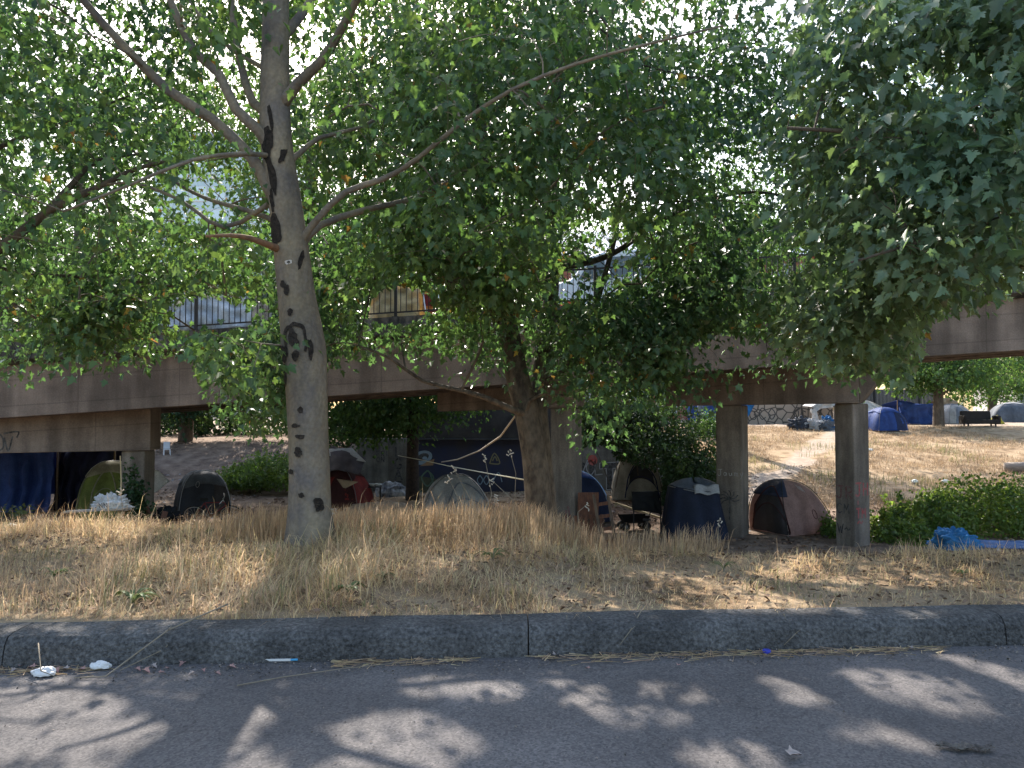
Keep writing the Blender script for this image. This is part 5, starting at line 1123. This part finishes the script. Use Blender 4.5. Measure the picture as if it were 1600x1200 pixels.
TOTAL += foliage(T4, box4, 2800, 24, .092, LEAF2, 35, wood_levels=(40, 180), autumn=.005)
T4.finish()

# --- trees beyond the overpass
def far_tree(label, base, h, tr, boxes, n, per, size, lm, seed, bark=BARK2, lean=(0,0), keepf=None, autumn=0, spray=.55, name='maple_tree'):
    T = Tree(name, label, base, bark, 'trees beyond the overpass'); b = Vector(base)
    T.limb([b + Vector((0,0,-.3)), b + Vector((lean[0]*.3,lean[1]*.3,h*.3)), b + Vector((lean[0]*.7,lean[1]*.7,h*.6)), b + Vector((lean[0],lean[1],h))], [tr*1.25,tr,tr*.8,tr*.3], 0, n=10)
    for k in range(5):
        a = rnd.random()*6.28; z = h*(.35+.12*k); st = b + Vector((lean[0]*z/h, lean[1]*z/h, z)); L = h*.28
        T.limb([st, st + Vector((math.cos(a)*L*.5, math.sin(a)*L*.5, L*.3)), st + Vector((math.cos(a)*L, math.sin(a)*L, L*.45))], tr*.45, .02, n=6)
    c = foliage(T, boxes, n, per, size, lm, seed, wood_levels=(20, 60), spray=spray, near=False, keepf=keepf, autumn=autumn)
    T.finish(); return c
def bx_(px, d, z, rx, ry, rz, w): return (X(px, d), d, z, rx, ry, rz, w)
notblock = lambda lo: (lambda c: proj(c)[1] < lo)
g = G(645, 29.5); TOTAL += far_tree('tree with dark straight trunk before the graffiti wall', g, 6.5, .22, [bx_(590,29,2.2,3.2,1.8,1.5,3), bx_(690,29.5,2.3,2.6,1.5,1.2,2), bx_(620,30,5.2,4,2.5,2.2,2.5), bx_(560,28.5,1.0,1.6,1.2,.8,.8)], 620, 24, .15, LEAFB, 41, keepf=lambda c: (proj(c)[1] < np.interp(proj(c)[0], [500,560,600,640,700,760,800],[690,700,690,680,672,640,600])), bark=mat('near_black_bark', (.06,.042,.035), rough=.95, col2=(.025,.02,.018), scale=9, bump=.8))
g = G(290, 38.5); TOTAL += far_tree('tree with leaning brown trunk on top of the dirt bank', g, 7, .30, [bx_(330,38,3.0,5.0,2.2,1.9,3), bx_(260,37,2.2,2.2,2,1.6,1.5), bx_(320,39,6,5.5,3,2.6,3), bx_(430,37,2.6,2.2,2,1.6,1)], 700, 26, .17, LEAFH, 42, lean=(.5,0), keepf=lambda c: proj(c)[1] < np.interp(proj(c)[0], [200,280,330,380,460],[690,668,672,690,690]), autumn=.01)
TOTAL += far_tree('broad sunlit tree behind the overpass above the red tent', G(480, 42), 16, .35, [bx_(430,42,8,6.5,4,3.6,4), bx_(560,42,9,6,4,4,3), bx_(500,43,13,6,4,3,2.5), bx_(440,44,17.5,7,4,3.5,3.4), bx_(600,44,17.5,5,4,3.5,2.2)], 1500, 26, .21, LEAFB, 43, autumn=.008)
TOTAL += far_tree('broad sunlit tree behind the overpass near its left end', G(120, 40), 15, .35, [bx_(60,40,7,6,4,3.6,4), bx_(190,40,8,5.5,4,4,3), bx_(100,42,12,6,4,3,2.5), bx_(60,42,16.5,7,4,3.5,3), bx_(250,42,16.5,5.5,4,3.5,2.4)], 1400, 26, .20, LEAFB, 44, autumn=.012)
TOTAL += far_tree('tall tree behind the overpass above the middle column', G(790, 46), 17, .35, [bx_(740,46,8,5.5,4,4,4), bx_(690,46,12,6,4,4,3), bx_(840,46,13,5,4,4,2), bx_(740,46,18,7,4,3.6,3)], 1150, 26, .21, LEAFB, 45, autumn=.01)
TOTAL += far_tree('bushy tree behind the overpass right of the middle column', G(1130, 44), 10, .3, [bx_(1110,44,9,4.5,3.5,3.4,4), bx_(1010,40,3.4,3.6,2.5,2.0,2), bx_(1330,45,10,5,3,3.5,2.5), bx_(1180,44,12,5,3.5,3.5,3), bx_(1120,44,17,7,4,3.4,2.6)], 1050, 26, .2, LEAFB, 46)
TOTAL += far_tree('tree with dark trunk standing among the far blue shelters', G(1466, 53), 5.2, .32, [bx_(1450,53,4.2,4.5,3,1.5,4), bx_(1530,54,4.0,4,3,1.5,2.5), bx_(1400,54,4.3,2.4,2,1.2,1.5),bx_(1480,54,7,4,3,2.4,3)], 640, 24, .2, LEAFB, 47, keepf=lambda c: proj(c)[1] < np.interp(proj(c)[0], [1380,1460,1540,1620],[607,618,628,632]))
TOTAL += far_tree('round tree behind the right end of the far camp', G(1550, 72), 8, .35, [bx_(1540,72,4.6,5,3,3,3), bx_(1620,72,5.4,5,3,3.2,3), bx_(1440,73,5.4,4,3,2.6,1.6)], 640, 24, .25, LEAFB, 48, keepf=lambda c: c[:,2] > 2.0)

# ------------------------------------------------------------------ bushes
def bush(name, label, cat, boxes, n, size, lm, seed, shape=OVAL, group=None, stems=14, keepf=None):
    r = np.random.RandomState(seed); w = np.array([b[6] for b in boxes], float); w /= w.sum(); pts = []
    for b, k in zip(boxes, r.multinomial(n, w)):
        v = r.normal(size=(k, 3)); v /= np.linalg.norm(v, axis=1, keepdims=True); v[:, 2] = np.abs(v[:, 2]) * .9 + v[:, 2] * .1
        bump = .45 + 1.0 * fbm(v[:,0]*2.2+seed, v[:,1]*2.2, v[:,2]*2.2, seed, 3); v *= (bump * r.rand(k) ** .16)[:, None]
        pts.append(v * np.array(b[3:6]) + np.array(b[:3]))
    pts = np.vstack(pts)
    if keepf is not None: pts = pts[keepf(pts)]
    base = Vector(boxes[0][:3]); base.z = gz(base.x, base.y); t = thing(name, label, cat, base, 0, group); m = len(pts)
    sh_ = r.rand(m) < .16; ph = np.floor(r.rand(m) * 90); d_ = np.stack([np.cos(ph*2.4)*.5, np.sin(ph*2.4)*.5, .5 + .5*np.sin(ph*7.7)], 1) * (r.rand(m)**.7)[:, None] * size * 4.5
    if keepf is None: pts = np.where(sh_[:, None], pts[(ph.astype(int) * 37) % m] + d_ + r.normal(size=(m, 3)) * size * .5, pts)
    tip = r.normal(size=(m, 3)); tip[:, 2] -= .3; nr = r.normal(size=(m, 3)) * .6; nr[:, 2] += .9; nr[:, 1] -= .4
    build_leaves('foliage', pts - np.array(base), tip, nr, size * (.6 + .8 * r.rand(m)), lm, t, shape)
    mb = MB()
    for k in range(stems):
        b = boxes[k % len(boxes)]; e = Vector((b[0] + r.normal()*b[3]*.35, b[1] + r.normal()*b[4]*.35, b[2] + b[5]*r.rand()*.8)) - base
        s0 = Vector((b[0] + r.normal()*.2, b[1], gz(b[0], b[1]) - .05)) - base; mb.tube([s0, s0.lerp(e, .5) + Vector((0,0,.15)), e], [.02,.014,.006], 5)
    mb.build('stem', BARK2, t); return m
g0 = lambda px, d, dz=0: (X(px, d), d, gz(X(px, d), d) + dz)
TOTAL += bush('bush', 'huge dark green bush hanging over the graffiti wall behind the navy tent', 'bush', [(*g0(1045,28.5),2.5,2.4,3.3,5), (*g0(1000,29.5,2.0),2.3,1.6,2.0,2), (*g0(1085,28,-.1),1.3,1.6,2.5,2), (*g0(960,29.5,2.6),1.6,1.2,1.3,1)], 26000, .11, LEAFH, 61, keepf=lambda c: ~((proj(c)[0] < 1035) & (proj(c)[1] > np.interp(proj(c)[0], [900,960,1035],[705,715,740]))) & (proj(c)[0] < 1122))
TOTAL += bush('bramble_bush', 'bright green bramble thicket at the right edge below the slope', 'bramble', [(*g0(1440,21.5),1.5,1.5,1.0,2), (*g0(1520,22.5),2.2,2.2,1.45,4), (*g0(1620,22.5),2.4,2.2,1.5,4), (*g0(1405,20.5),.9,1.0,.55,1)], 24000, .085, LEAFR, 62)
TOTAL += bush('ivy_bush', 'sunlit low ivy mound on the dirt bank left of the near trunk', 'bush', [(*g0(430,31,.1),2.0,1.6,1.25,4), (*g0(385,31,.1),1.1,1.2,.7,1.5)], 11000, .09, LEAFR, 63)
TOTAL += bush('vine', 'dark green vine climbing the left column beside the lime tent', 'vine', [(*g0(214,18.9),.42,.35,2.0,3), (*g0(204,18.6),.5,.5,.9,2)], 3600, .09, LEAFH, 64, stems=8)
TOTAL += bush('shrub', 'dull green shrub at the left edge below the blue tarps', 'shrub', [(*g0(18,15.5),.75,.7,1.25,3), (*g0(-40,15.5),.8,.8,1.4,2)], 5000, .07, mat('dusty_leaf', (.12,.14,.07), col2=(.06,.075,.04), scale=1.2, transl=.3, island=.35), 65)
dryl = mat('dry_shrub', (.22,.15,.12), col2=(.12,.075,.065), scale=1.4, transl=.15, island=.35)
TOTAL += bush('dry_shrub', 'pinkish brown dry shrub in front of the blue tarps', 'shrub', [(*g0(85,15.3),.9,.7,1.1,3), (*g0(130,15),.8,.6,.9,2)], 5200, .05, dryl, 66, stems=60)
TOTAL += bush('shrub', 'small weedy shrub at the foot of the lime tent', 'shrub', [(*g0(150,16.2),.4,.4,1.25,2)], 1300, .06, MATS['dusty_leaf'], 67)
TOTAL += bush('shrub', 'low green weeds at the foot of the pink tent right of it', 'shrub', [(*g0(1300,21.2),.35,.4,.4,2), (*g0(1290,21.6),.2,.3,.6,1)], 900, .07, LEAFR, 68)
TOTAL += bush('bush', 'yellow green bush on the far bank left of the near right column', 'bush', [(*g0(1108,47),1.4,1.2,1.5,2)], 2600, .12, LEAFB, 69)
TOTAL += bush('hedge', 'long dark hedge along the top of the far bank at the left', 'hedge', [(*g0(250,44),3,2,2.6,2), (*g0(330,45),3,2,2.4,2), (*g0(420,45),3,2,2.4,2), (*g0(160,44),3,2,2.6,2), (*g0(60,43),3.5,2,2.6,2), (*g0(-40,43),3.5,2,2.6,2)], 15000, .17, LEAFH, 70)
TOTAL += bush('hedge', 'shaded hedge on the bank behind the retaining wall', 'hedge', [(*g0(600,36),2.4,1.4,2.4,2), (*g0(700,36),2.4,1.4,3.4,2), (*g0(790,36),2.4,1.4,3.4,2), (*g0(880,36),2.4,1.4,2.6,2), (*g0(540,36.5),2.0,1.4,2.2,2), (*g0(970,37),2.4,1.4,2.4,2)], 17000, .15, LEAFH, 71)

# ------------------------------------------------------------------ grass
def blades(name, x, y, h, wd, m, lean=.5, kind='stuff', label=None, flat=0.0, seed=1, wind=(.08, 0), z=None):
    r = np.random.RandomState(seed); n = len(x); z = ground(x, y) if z is None else z
    a = r.rand(n) * 6.283; fa = fbm(x * 1.1, y * 1.1, 0, 77, 2) * 14; a = np.where(r.rand(n) < .6, fa + r.normal(size=n) * .7, a); d = np.stack([np.cos(a), np.sin(a)], 1); s = np.stack([-d[:, 1], d[:, 0]], 1)
    ln = lean * (.3 + r.rand(n) * 1.2) + (r.rand(n) < flat) * (1.2 + r.rand(n)); hh = h / np.sqrt(1 + ln ** 2 * .7)
    off = d * (ln * hh)[:, None] + np.array(wind)[None] * h[:, None]
    b = np.stack([x, y, z - .02], 1); V = np.empty((n, 7, 3)); w = (wd * (.6 + .8 * r.rand(n)))[:, None]
    sv = np.concatenate([s * w / 2, np.zeros((n, 1))], 1)
    def at(t, bend): return b + np.concatenate([off * (bend), np.zeros((n, 1))], 1) + np.stack([0*x, 0*x, hh * t], 1)
    m1, m2, tp_ = at(.45, .2), at(.8, .55), at(.98 - .0, 1.0); tp_[:, 2] -= (ln * hh * .18)
    V[:, 0] = b - sv; V[:, 1] = b + sv; V[:, 2] = m1 - sv * .9; V[:, 3] = m1 + sv * .9; V[:, 4] = m2 - sv * .6; V[:, 5] = m2 + sv * .6; V[:, 6] = tp_
    base = (np.arange(n) * 7)[:, None]; L = np.concatenate([base + np.array([0,1,3,2]), base + np.array([2,3,5,4]), base + np.array([4,5,6])], 1).ravel()
    S = np.tile([4, 4, 3], n); o = mesh_np(name, V.reshape(-1, 3), S, L, m); tag(o, label, 'grass', kind=kind); return o
straw = mat('straw_blade', (.64,.48,.28), rough=.7, col2=(.44,.31,.175), scale=1.0, transl=.35, island=.4, hue=.02)
rust = mat('rust_blade', (.47,.34,.21), rough=.7, col2=(.35,.235,.14), scale=1.5, transl=.35, island=.35)
greeng = mat('green_blade', (.16,.17,.07), rough=.6, col2=(.28,.24,.12), scale=1.5, transl=.35, island=.3)
def area(n, x0, x1, y0, y1, seed, dens=None):
    r = np.random.RandomState(seed); x = x0 + (x1-x0)*r.rand(n); y = y0 + (y1-y0)*r.rand(n)
    k = y > kerb_y(x) + .27
    if dens is not None: k &= r.rand(n) < dens(x, y)
    return x[k], y[k]
def hfield(x, y):
    px = 800 + F * x / y; n = fbm(x*1.3, y*1.3, 0, 31, 3)
    left = .12 + .24 * sst(.4, .7, n) * (.6 + .6 * sst(480, 560, px)*sst(800,700,px)); right = .07 + .10 * sst(.4, .7, n); w = sst(770, 890, px)
    h = left * (1-w) + right * w
    h *= .75 + .25 * sst(5.0, 6.0, y - .075*x)
    return h
x, y = area(230000, -11, 12, 5, 12.2, 81, lambda x, y: np.where(y < 9.5, 1, .55) * (.45 + .55 * sst(.3, .55, fbm(x*2.2, y*2.2, 0, 33, 2))))
h = hfield(x, y) * (.45 + .75 * rs.rand(len(x))) * np.where(rs.rand(len(x)) < .07, 1.8, 1); blades('dry_grass', x, y, h, .006, straw, lean=1.0, flat=.5, label='pale dry grass matted over the verge', seed=2)
x, y = area(52000, -10, 9, 5.2, 12.5, 82, lambda x, y: sst(.48, .62, fbm(x*.9+9, y*.9, 0, 35, 3)) * np.where((800+F*x/y) > 860, .3, 1))
h = hfield(x, y) * (.5 + 1.1 * rs.rand(len(x))) * (.6 + .9 * fbm(x*3, y*3, 0, 92, 2)); blades('rusty_grass', x, y, h, .0038, rust, lean=.5, label='rusty brown tall grass tufts in the verge', seed=3)
x, y = area(30000, -10, 10, 5.2, 12, 83, lambda x, y: sst(.56, .66, fbm(x*1.4+3, y*1.4, 0, 37, 2)))
h = hfield(x, y) * (.5 + .6 * rs.rand(len(x))); blades('green_grass', x, y, h, .007, greeng, lean=.45, label='greenish grass patches among the dry verge', seed=4)
x, y = area(16000, -9, 9, 5, 5.9, 88); k = y < kerb_y(x) + .27 + .28 * rs.rand(len(x)) ** 1.5; x, y = x[k], y[k]; h = .06 + .16 * rs.rand(len(x)) * fbm(x*2.5, 0*x, 0, 71, 3) * 1.6
blades('fringe_grass', x, y, h, .005, straw, lean=1.0, label='matted straw fringe hanging over the back of the kerb', seed=12, wind=(.05, -.55), flat=.3)
# seed heads catching light behind the trunk
x, y = area(9000, -3.2, 2.2, 8.0, 11, 84); h = .2 + .22 * rs.rand(len(x)); blades('rusty_grass', x, y, h, .007, rust, lean=.25, label='tall feathery brown grass between the two trunks', seed=5)
# slope beyond and ground under the deck
x, y = area(90000, 7, 30, 27, 52, 85, lambda x, y: sst(.36, .55, fbm(x*.5, y*.5, 0, 39, 3)) * (np.abs(x - .62*y + 8.6 + 1.5) > 1.0)); h = .08 + .2 * rs.rand(len(x)); blades('slope_grass', x, y, h, .016, mat('slope_straw', (.42,.31,.19), col2=(.27,.19,.12), scale=.8, transl=.25, island=.4), lean=.8, label='sunlit dry grass on the slope to the far camp', seed=6)
x, y = area(16000, 7, 30, 24, 46, 86, lambda x, y: sst(.55, .66, fbm(x*.35, y*.35, 0, 40, 3))); h = .15 + .3 * rs.rand(len(x)); blades('slope_weeds', x, y, h, .02, greeng, lean=.5, label='olive weeds in patches on the sunlit slope', seed=7)
x, y = area(22000, -14, 16, 12, 19, 87, lambda x, y: np.where(x < -4, 1, .5)); h = .08 + .3 * rs.rand(len(x)) * np.where(x < -4, 1.4, .7); blades('brush_grass', x, y, h, .009, mat('brown_blade', (.24,.16,.10), col2=(.14,.09,.06), transl=.2, island=.4), lean=.6, label='brown brush on the bank falling to the camp', seed=8)
# straw and litter along the kerb foot
r = np.random.RandomState(90); n = 1500; x = r.rand(n) * 12 - 5; y = kerb_y(x) - .03 - np.abs(r.normal(size=n)) * .055; a = r.normal(size=n) * .35 + np.where(r.rand(n) < .2, 1.2, 0); L_ = .04 + .16 * r.rand(n)
k = fbm(x*1.6, 0*x, 0, 44, 3) > .42; x, y, a, L_ = x[k], y[k], a[k], L_[k]; n = len(x)
V = np.empty((n, 4, 3)); dx, dy = np.cos(a)*L_/2, np.sin(a)*L_/2; nx_, ny_ = -np.sin(a)*.0018, np.cos(a)*.0018; zz = .006 + .012 * r.rand(n)
V[:,0] = np.stack([x-dx-nx_, y-dy-ny_, zz],1); V[:,1] = np.stack([x+dx-nx_, y+dy-ny_, zz+.006*r.rand(n)],1); V[:,2] = np.stack([x+dx+nx_, y+dy+ny_, zz],1); V[:,3] = np.stack([x-dx+nx_, y-dy+ny_, zz+.003],1)
tag(mesh_np('straw_litter', V.reshape(-1,3), np.full(n,4), np.arange(4*n), straw), 'loose straw gathered along the foot of the kerb', 'straw', kind='stuff')

def scatter(name, label, cat, x, y, sz, m, seed, lift=.01, flatn=True):
    r = np.random.RandomState(seed); n = len(x); z = (ground(x, y) if flatn else 0*x) + lift; ph = r.rand(n)*6.28
    tip = np.stack([np.cos(ph), np.sin(ph), .25*r.normal(size=n)], 1); nr = r.normal(size=(n,3))*.35; nr[:,2] += 1
    o = build_leaves(name, np.stack([x, y, z], 1), tip, nr, sz*(.4+1.2*r.rand(n)), m, None, OVAL); tag(o, label, cat, kind='stuff')
brl = mat('leaf_litter_brown', (.25,.16,.10), col2=(.12,.075,.05), scale=2, rough=.9, island=.5)
x, y = area(26000, -16, 14, 13, 38, 91, lambda x, y: sst(.42, .6, fbm(x*.7, y*.7, 0, 55, 3))); scatter('leaf_litter', 'brown leaf litter strewn over the bare ground of the camp', 'leaf litter', x, y, .09, brl, 5, .02)
x, y = area(1600, -16, 14, 16, 37, 92, lambda x, y: sst(.5, .65, fbm(x*.5, y*.5, 0, 56, 3))); scatter('rubbish', 'small pale scraps of rubbish scattered through the camp', 'rubbish', x, y, .12, mat('scrap', (.42,.40,.38), col2=(.16,.14,.13), scale=1.5, island=.6), 6, .03)
x, y = area(9000, -9, 10, 5.1, 9, 93); scatter('verge_litter', 'dry broken leaf bits in the verge grass', 'leaf litter', x, y, .035, brl, 7, .03)
r = np.random.RandomState(94); x = r.rand(5000)*14-7; y = kerb_y(x) - .01 - np.abs(r.normal(size=5000))*.14; k = fbm(x*1.2, y*2, 0, 58, 3) > .4; x, y = x[k], y[k]
scatter('grit', 'fine grit and leaf crumbs gathered in the gutter', 'grit', x, y, .011, mat('grit', (.26,.21,.17), col2=(.08,.07,.06), scale=40, island=.6), 8, .007, False)
r = np.random.RandomState(95); x = r.rand(900)*9-4.5; y = 2.6 + r.rand(900)*2.2
scatter('road_specks', 'tiny pale specks and crumbs scattered on the road', 'grit', x, y, .009, MATS['grit'], 9, .006, False)

# dead weed stalks rising between the trunks
sm_ = mat('dead_stalk', (.27,.22,.16), var=.3)
def stalk(px, py, d, tops, lab, rr_=.006):
    b0 = G(px, d); t = thing('dead_weed', lab, 'weed', b0, 0, 'dead weed stalks')
    for k, path in enumerate(tops):
        b = MB(); pts = [Vector((0,0,-.03))] + [P(q[0], q[1], d) - b0 for q in path]; b.tube(pts, list(np.linspace(rr_, rr_*.5, len(pts))), 5); st = b.build('stalk', sm_, t, smooth=True)
        e = pts[-1]; h = MB()
        for j in range(5): h.tube([e + Vector((rnd.uniform(-.02,.02), rnd.uniform(-.02,.02), -.02*j)), e + Vector((rnd.uniform(-.05,.05), rnd.uniform(-.03,.03), .02 - .02*j))], [.006,.009], 5)
        h.build('seed_head', mat('seed_head', (.52,.46,.38), var=.3), st)
for px, d, tops, lab in [(738, 9.6, [[(722,790),(700,745)],[(735,780),(708,730)]], 'dead weed leaning left across the light grey tent'), (762, 9.6, [[(768,770),(757,712)],[(765,800),(778,775)]], 'tallest upright dead weed right of the light grey tent'), (806, 10, [[(804,790),(806,740),(797,705)]], 'upright dead weed with pale hooked tip left of the forked trunk'), (812, 9.4, [[(800,780),(768,750)]], 'dead weed leaning left with a white cap below the clothes line'), (905, 9.5, [[(903,800),(918,788)],[(896,810),(888,822)]], 'short dead weed before the middle column'), (1120, 9.0, [[(1122,825),(1124,812)]], 'short pale dead weed before the near right column'), (190, 9.8, [[(192,800),(188,765)]], 'thin dead weed before the lime tent')]:
    stalk(px, 840, d, tops, lab)

# leafy weeds in the verge
def weed(px, d, h, n, lab, seed, m=None, w=.035):
    r = np.random.RandomState(seed); b0 = G(px, d); t = thing('leafy_weed', lab, 'weed', b0, 0, 'leafy weeds in the verge'); b = MB(); lv = MB()
    for k in range(n):
        a = r.rand()*6.28; L = h*(.5+.6*r.rand()); dr = Vector((math.cos(a), math.sin(a)*.8, 0)); sd = Vector((-dr.y, dr.x, 0))
        def f(u, v): 
            s = u; ww = w*math.sin(min(1,s*1.05)*math.pi)**.8*(v-.5); return dr*(L*.75*s) + Vector((0,0,L*(1.1*s - .95*s*s) + .02)) + sd*ww + Vector((0,0,abs(v-.5)*w*.5))
        lv.grid(f, 6, 2)
    lv.build('leaves', m or mat('weed_leaf', (.07,.13,.05), col2=(.16,.19,.07), scale=4, transl=.3, rough=.6), t, smooth=True)
    b.tube([(0,0,-.03),(.01,0,h*.35)], [.008,.004], 5); b.build('stem', sm_, t)
weed(212, 5.35, .26, 16, 'broad leafed drooping weed growing over the kerb at the left', 1); weed(548, 5.7, .22, 18, 'bright green weed clump at the kerb below the near trunk', 2); weed(600, 6.2, .16, 12, 'small green weed right of the bright green clump', 3, w=.02); weed(90, 6.3, .2, 14, 'grey green weed in the dry grass at the far left', 4, w=.02)
weed(770, 7.0, .24, 18, 'olive weed clump in the middle of the verge', 5, w=.018); weed(1128, 6.8, .2, 12, 'upright thin green weed in the right half of the verge', 6, w=.012); weed(1500, 6.6, .14, 14, 'low green weed near the right edge of the verge', 7, w=.015); weed(340, 8.6, .22, 14, 'yellow green weed at the back of the verge left of the near trunk', 8, w=.02)

# dead twigs and stems hanging over the kerb
def twig(pts, r_, lab, nm='twig'):
    p = [Vector(q) for q in pts]; b = MB(); b.tube([q - p[0] for q in p], list(np.linspace(r_, r_*.5, len(p))), 5)
    if len(p) > 2: m_ = p[len(p)//2] - p[0]; b.tube([m_, m_ + Vector((.03,-.01,.03))], [r_*.6, r_*.3], 4)
    tag(b.build(nm, sm_, loc=p[0], smooth=True), lab, 'twig', 'dead twigs at the kerb')
ky = lambda px, d=4.8: kerb_y(X(px, d))
twig([P(356,944,5.05), P(312,963,4.9), P(262,985,4.72), (X(190,4.55),4.42,.02), (X(135,4.5),4.42,.012)], .006, 'long straight pale stalk slanting from the verge down over the kerb')
twig([P(262,985,4.95), P(268,1000,4.72), P(255,1015,4.7), (X(205,4.6),4.52,.02)], .005, 'curved twig crossing the kerb beside the broad leafed weed')
twig([P(1006,946,5.15), P(985,985,4.9), P(968,1008,4.85)], .004, 'thin pale stem hanging over the kerb in the middle')
twig([P(1242,968,5.15), P(1243,990,4.98), P(1225,1008,4.95)], .004, 'thin twig at the kerb joint in the right half')
twig([(X(390,4.45),4.3,.012),(X(450,4.5),4.42,.015),(X(540,4.6),4.55,.02),(X(660,4.7),4.7,.02)], .004, 'long thin stalk lying in the gutter')
twig([P(708,960,5.2), P(708,1005,4.85)], .003, 'short stem hanging over the kerb right of the bright green clump')
twig([P(60,1005,4.6), (X(85,4.5),4.42,.05), (X(115,4.5),4.4,.02)], .004, 'bent twig in the gutter at the far left')

# litter on the street
def RP(px, py):                                # point of the street under a photo pixel
    a = (px-800)/F; b_ = (600-py)/F; yy = math.cos(PITCH) - b_*math.sin(PITCH); zz = math.sin(PITCH) + b_*math.cos(PITCH); s = -1.49/zz; return Vector((a*s, yy*s, .008))
paper = mat('litter_white', (.68,.66,.65), var=.15, rough=.6)
lumpy('paper_scrap', 'crumpled white paper at the left end of the gutter', 'litter', RP(70,1054)+Vector((0,0,.01)), (.13,.07,.045), paper, 71)
lumpy('paper_scrap', 'smooth white wrapper right of the crumpled paper in the gutter', 'litter', RP(157,1044)+Vector((0,0,.012)), (.115,.05,.045), paper, 72)
b = MB(); b.box((0,0,.008),(.17,.026,.014)); b.box((-.03,-.001,.0165),(.02,.01,.003)); o = b.build('wrapper', paper, loc=RP(432,1032), bevel=.004); o.rotation_euler.z = .03; tag(o, 'flat white and blue packet lying in the gutter', 'litter'); b = MB(); b.box((.105,0,.008),(.045,.02,.012)); b.build('blue_end', mat('litter_blue', (.08,.35,.6)), o, bevel=.003)
b = MB(); lathe(b, [(.0,.018),(.022,.018),(.026,.01),(.026,0)]); o = b.build('bottle_cap', mat('cap_blue', (.04,.05,.35), rough=.3), loc=RP(1198,1019)); tag(o, 'small dark blue cap in the gutter on the right', 'litter')
b = MB(); b.grid(lambda u, v: ((u-.5)*.09, (v-.5)*.035, .008+.01*math.sin(u*7)), 8, 3, thick=.002); tag(b.build('can_shard', IRON, loc=RP(750,1020)), 'small black scrap beside the kerb in the middle', 'litter')
# flattened dark thing at the right
b = MB(); b.grid(lambda u, v: ((u-.5)*.23 + .01*math.sin(v*9), (v-.5)*.045*(1.2-abs(u-.5)) + .012*math.sin(u*14) - u*.03, .006 + .012*abs(math.sin(u*17+v*5))), 20, 5, thick=.004); tag(b.build('flattened_rag', mat('rag', (.06,.05,.045), col2=(.14,.12,.1), scale=30), loc=RP(1505,1167)), 'flattened dark rag on the road at the lower right', 'rag')
# fallen leaves
def fallen(px, py, s, m, lab, rz, grp='fallen leaves in the gutter'):
    o0 = RP(px, py); V, S, L = leaf_arrays(np.zeros((1,3)), np.array([[math.cos(rz), math.sin(rz), .12]]), np.array([[.1,-.2,1.]]), np.array([s]), fold=.35)
    V = V - V.mean(0); V[:,2] -= V[:,2].min(); o = mesh_np('fallen_leaf', V, S, L, m); o.location = o0; tag(o, lab, 'leaf', grp)
pinkl = mat('leaf_pinkish', (.30,.13,.12), col2=(.38,.24,.2), scale=20); tanl = mat('leaf_pale', (.42,.34,.30), var=.2)
fallen(1240, 1182, .075, tanl, 'single pale pink leaf on the road at the lower right', .3, None)
fallen(1060, 1040, .04, pinkl, 'single small red leaf on the road in the middle', 1.3, None)
fallen(918, 1045, .035, pinkl, 'single tiny brown leaf left of the small red leaf', 2.3, None)
ORD = ['first','second','third','fourth','fifth','sixth','seventh','eighth','ninth','tenth','eleventh','twelfth','thirteenth','fourteenth','fifteenth','sixteenth','seventeenth','eighteenth','nineteenth','twentieth']
LP_ = [22,34,50,88,102,128,215,228,240,252,262,285,300,318,340,362,490]
for k, px in enumerate(LP_):
    fallen(px, 1045 - px*.011 + rnd.uniform(-5, 12), rnd.uniform(.03,.06), pinkl if k % 4 else tanl, ORD[k] + ' dry pinkish leaf from the left in the gutter', rnd.random()*6)
fallen(868, 1024, .05, tanl, 'pale dry leaf at the kerb foot in the middle of the gutter', 1, None); fallen(1422, 1014, .05, tanl, 'pale dry leaf at the right end of the gutter', 2, None)
print('leaves', TOTAL)
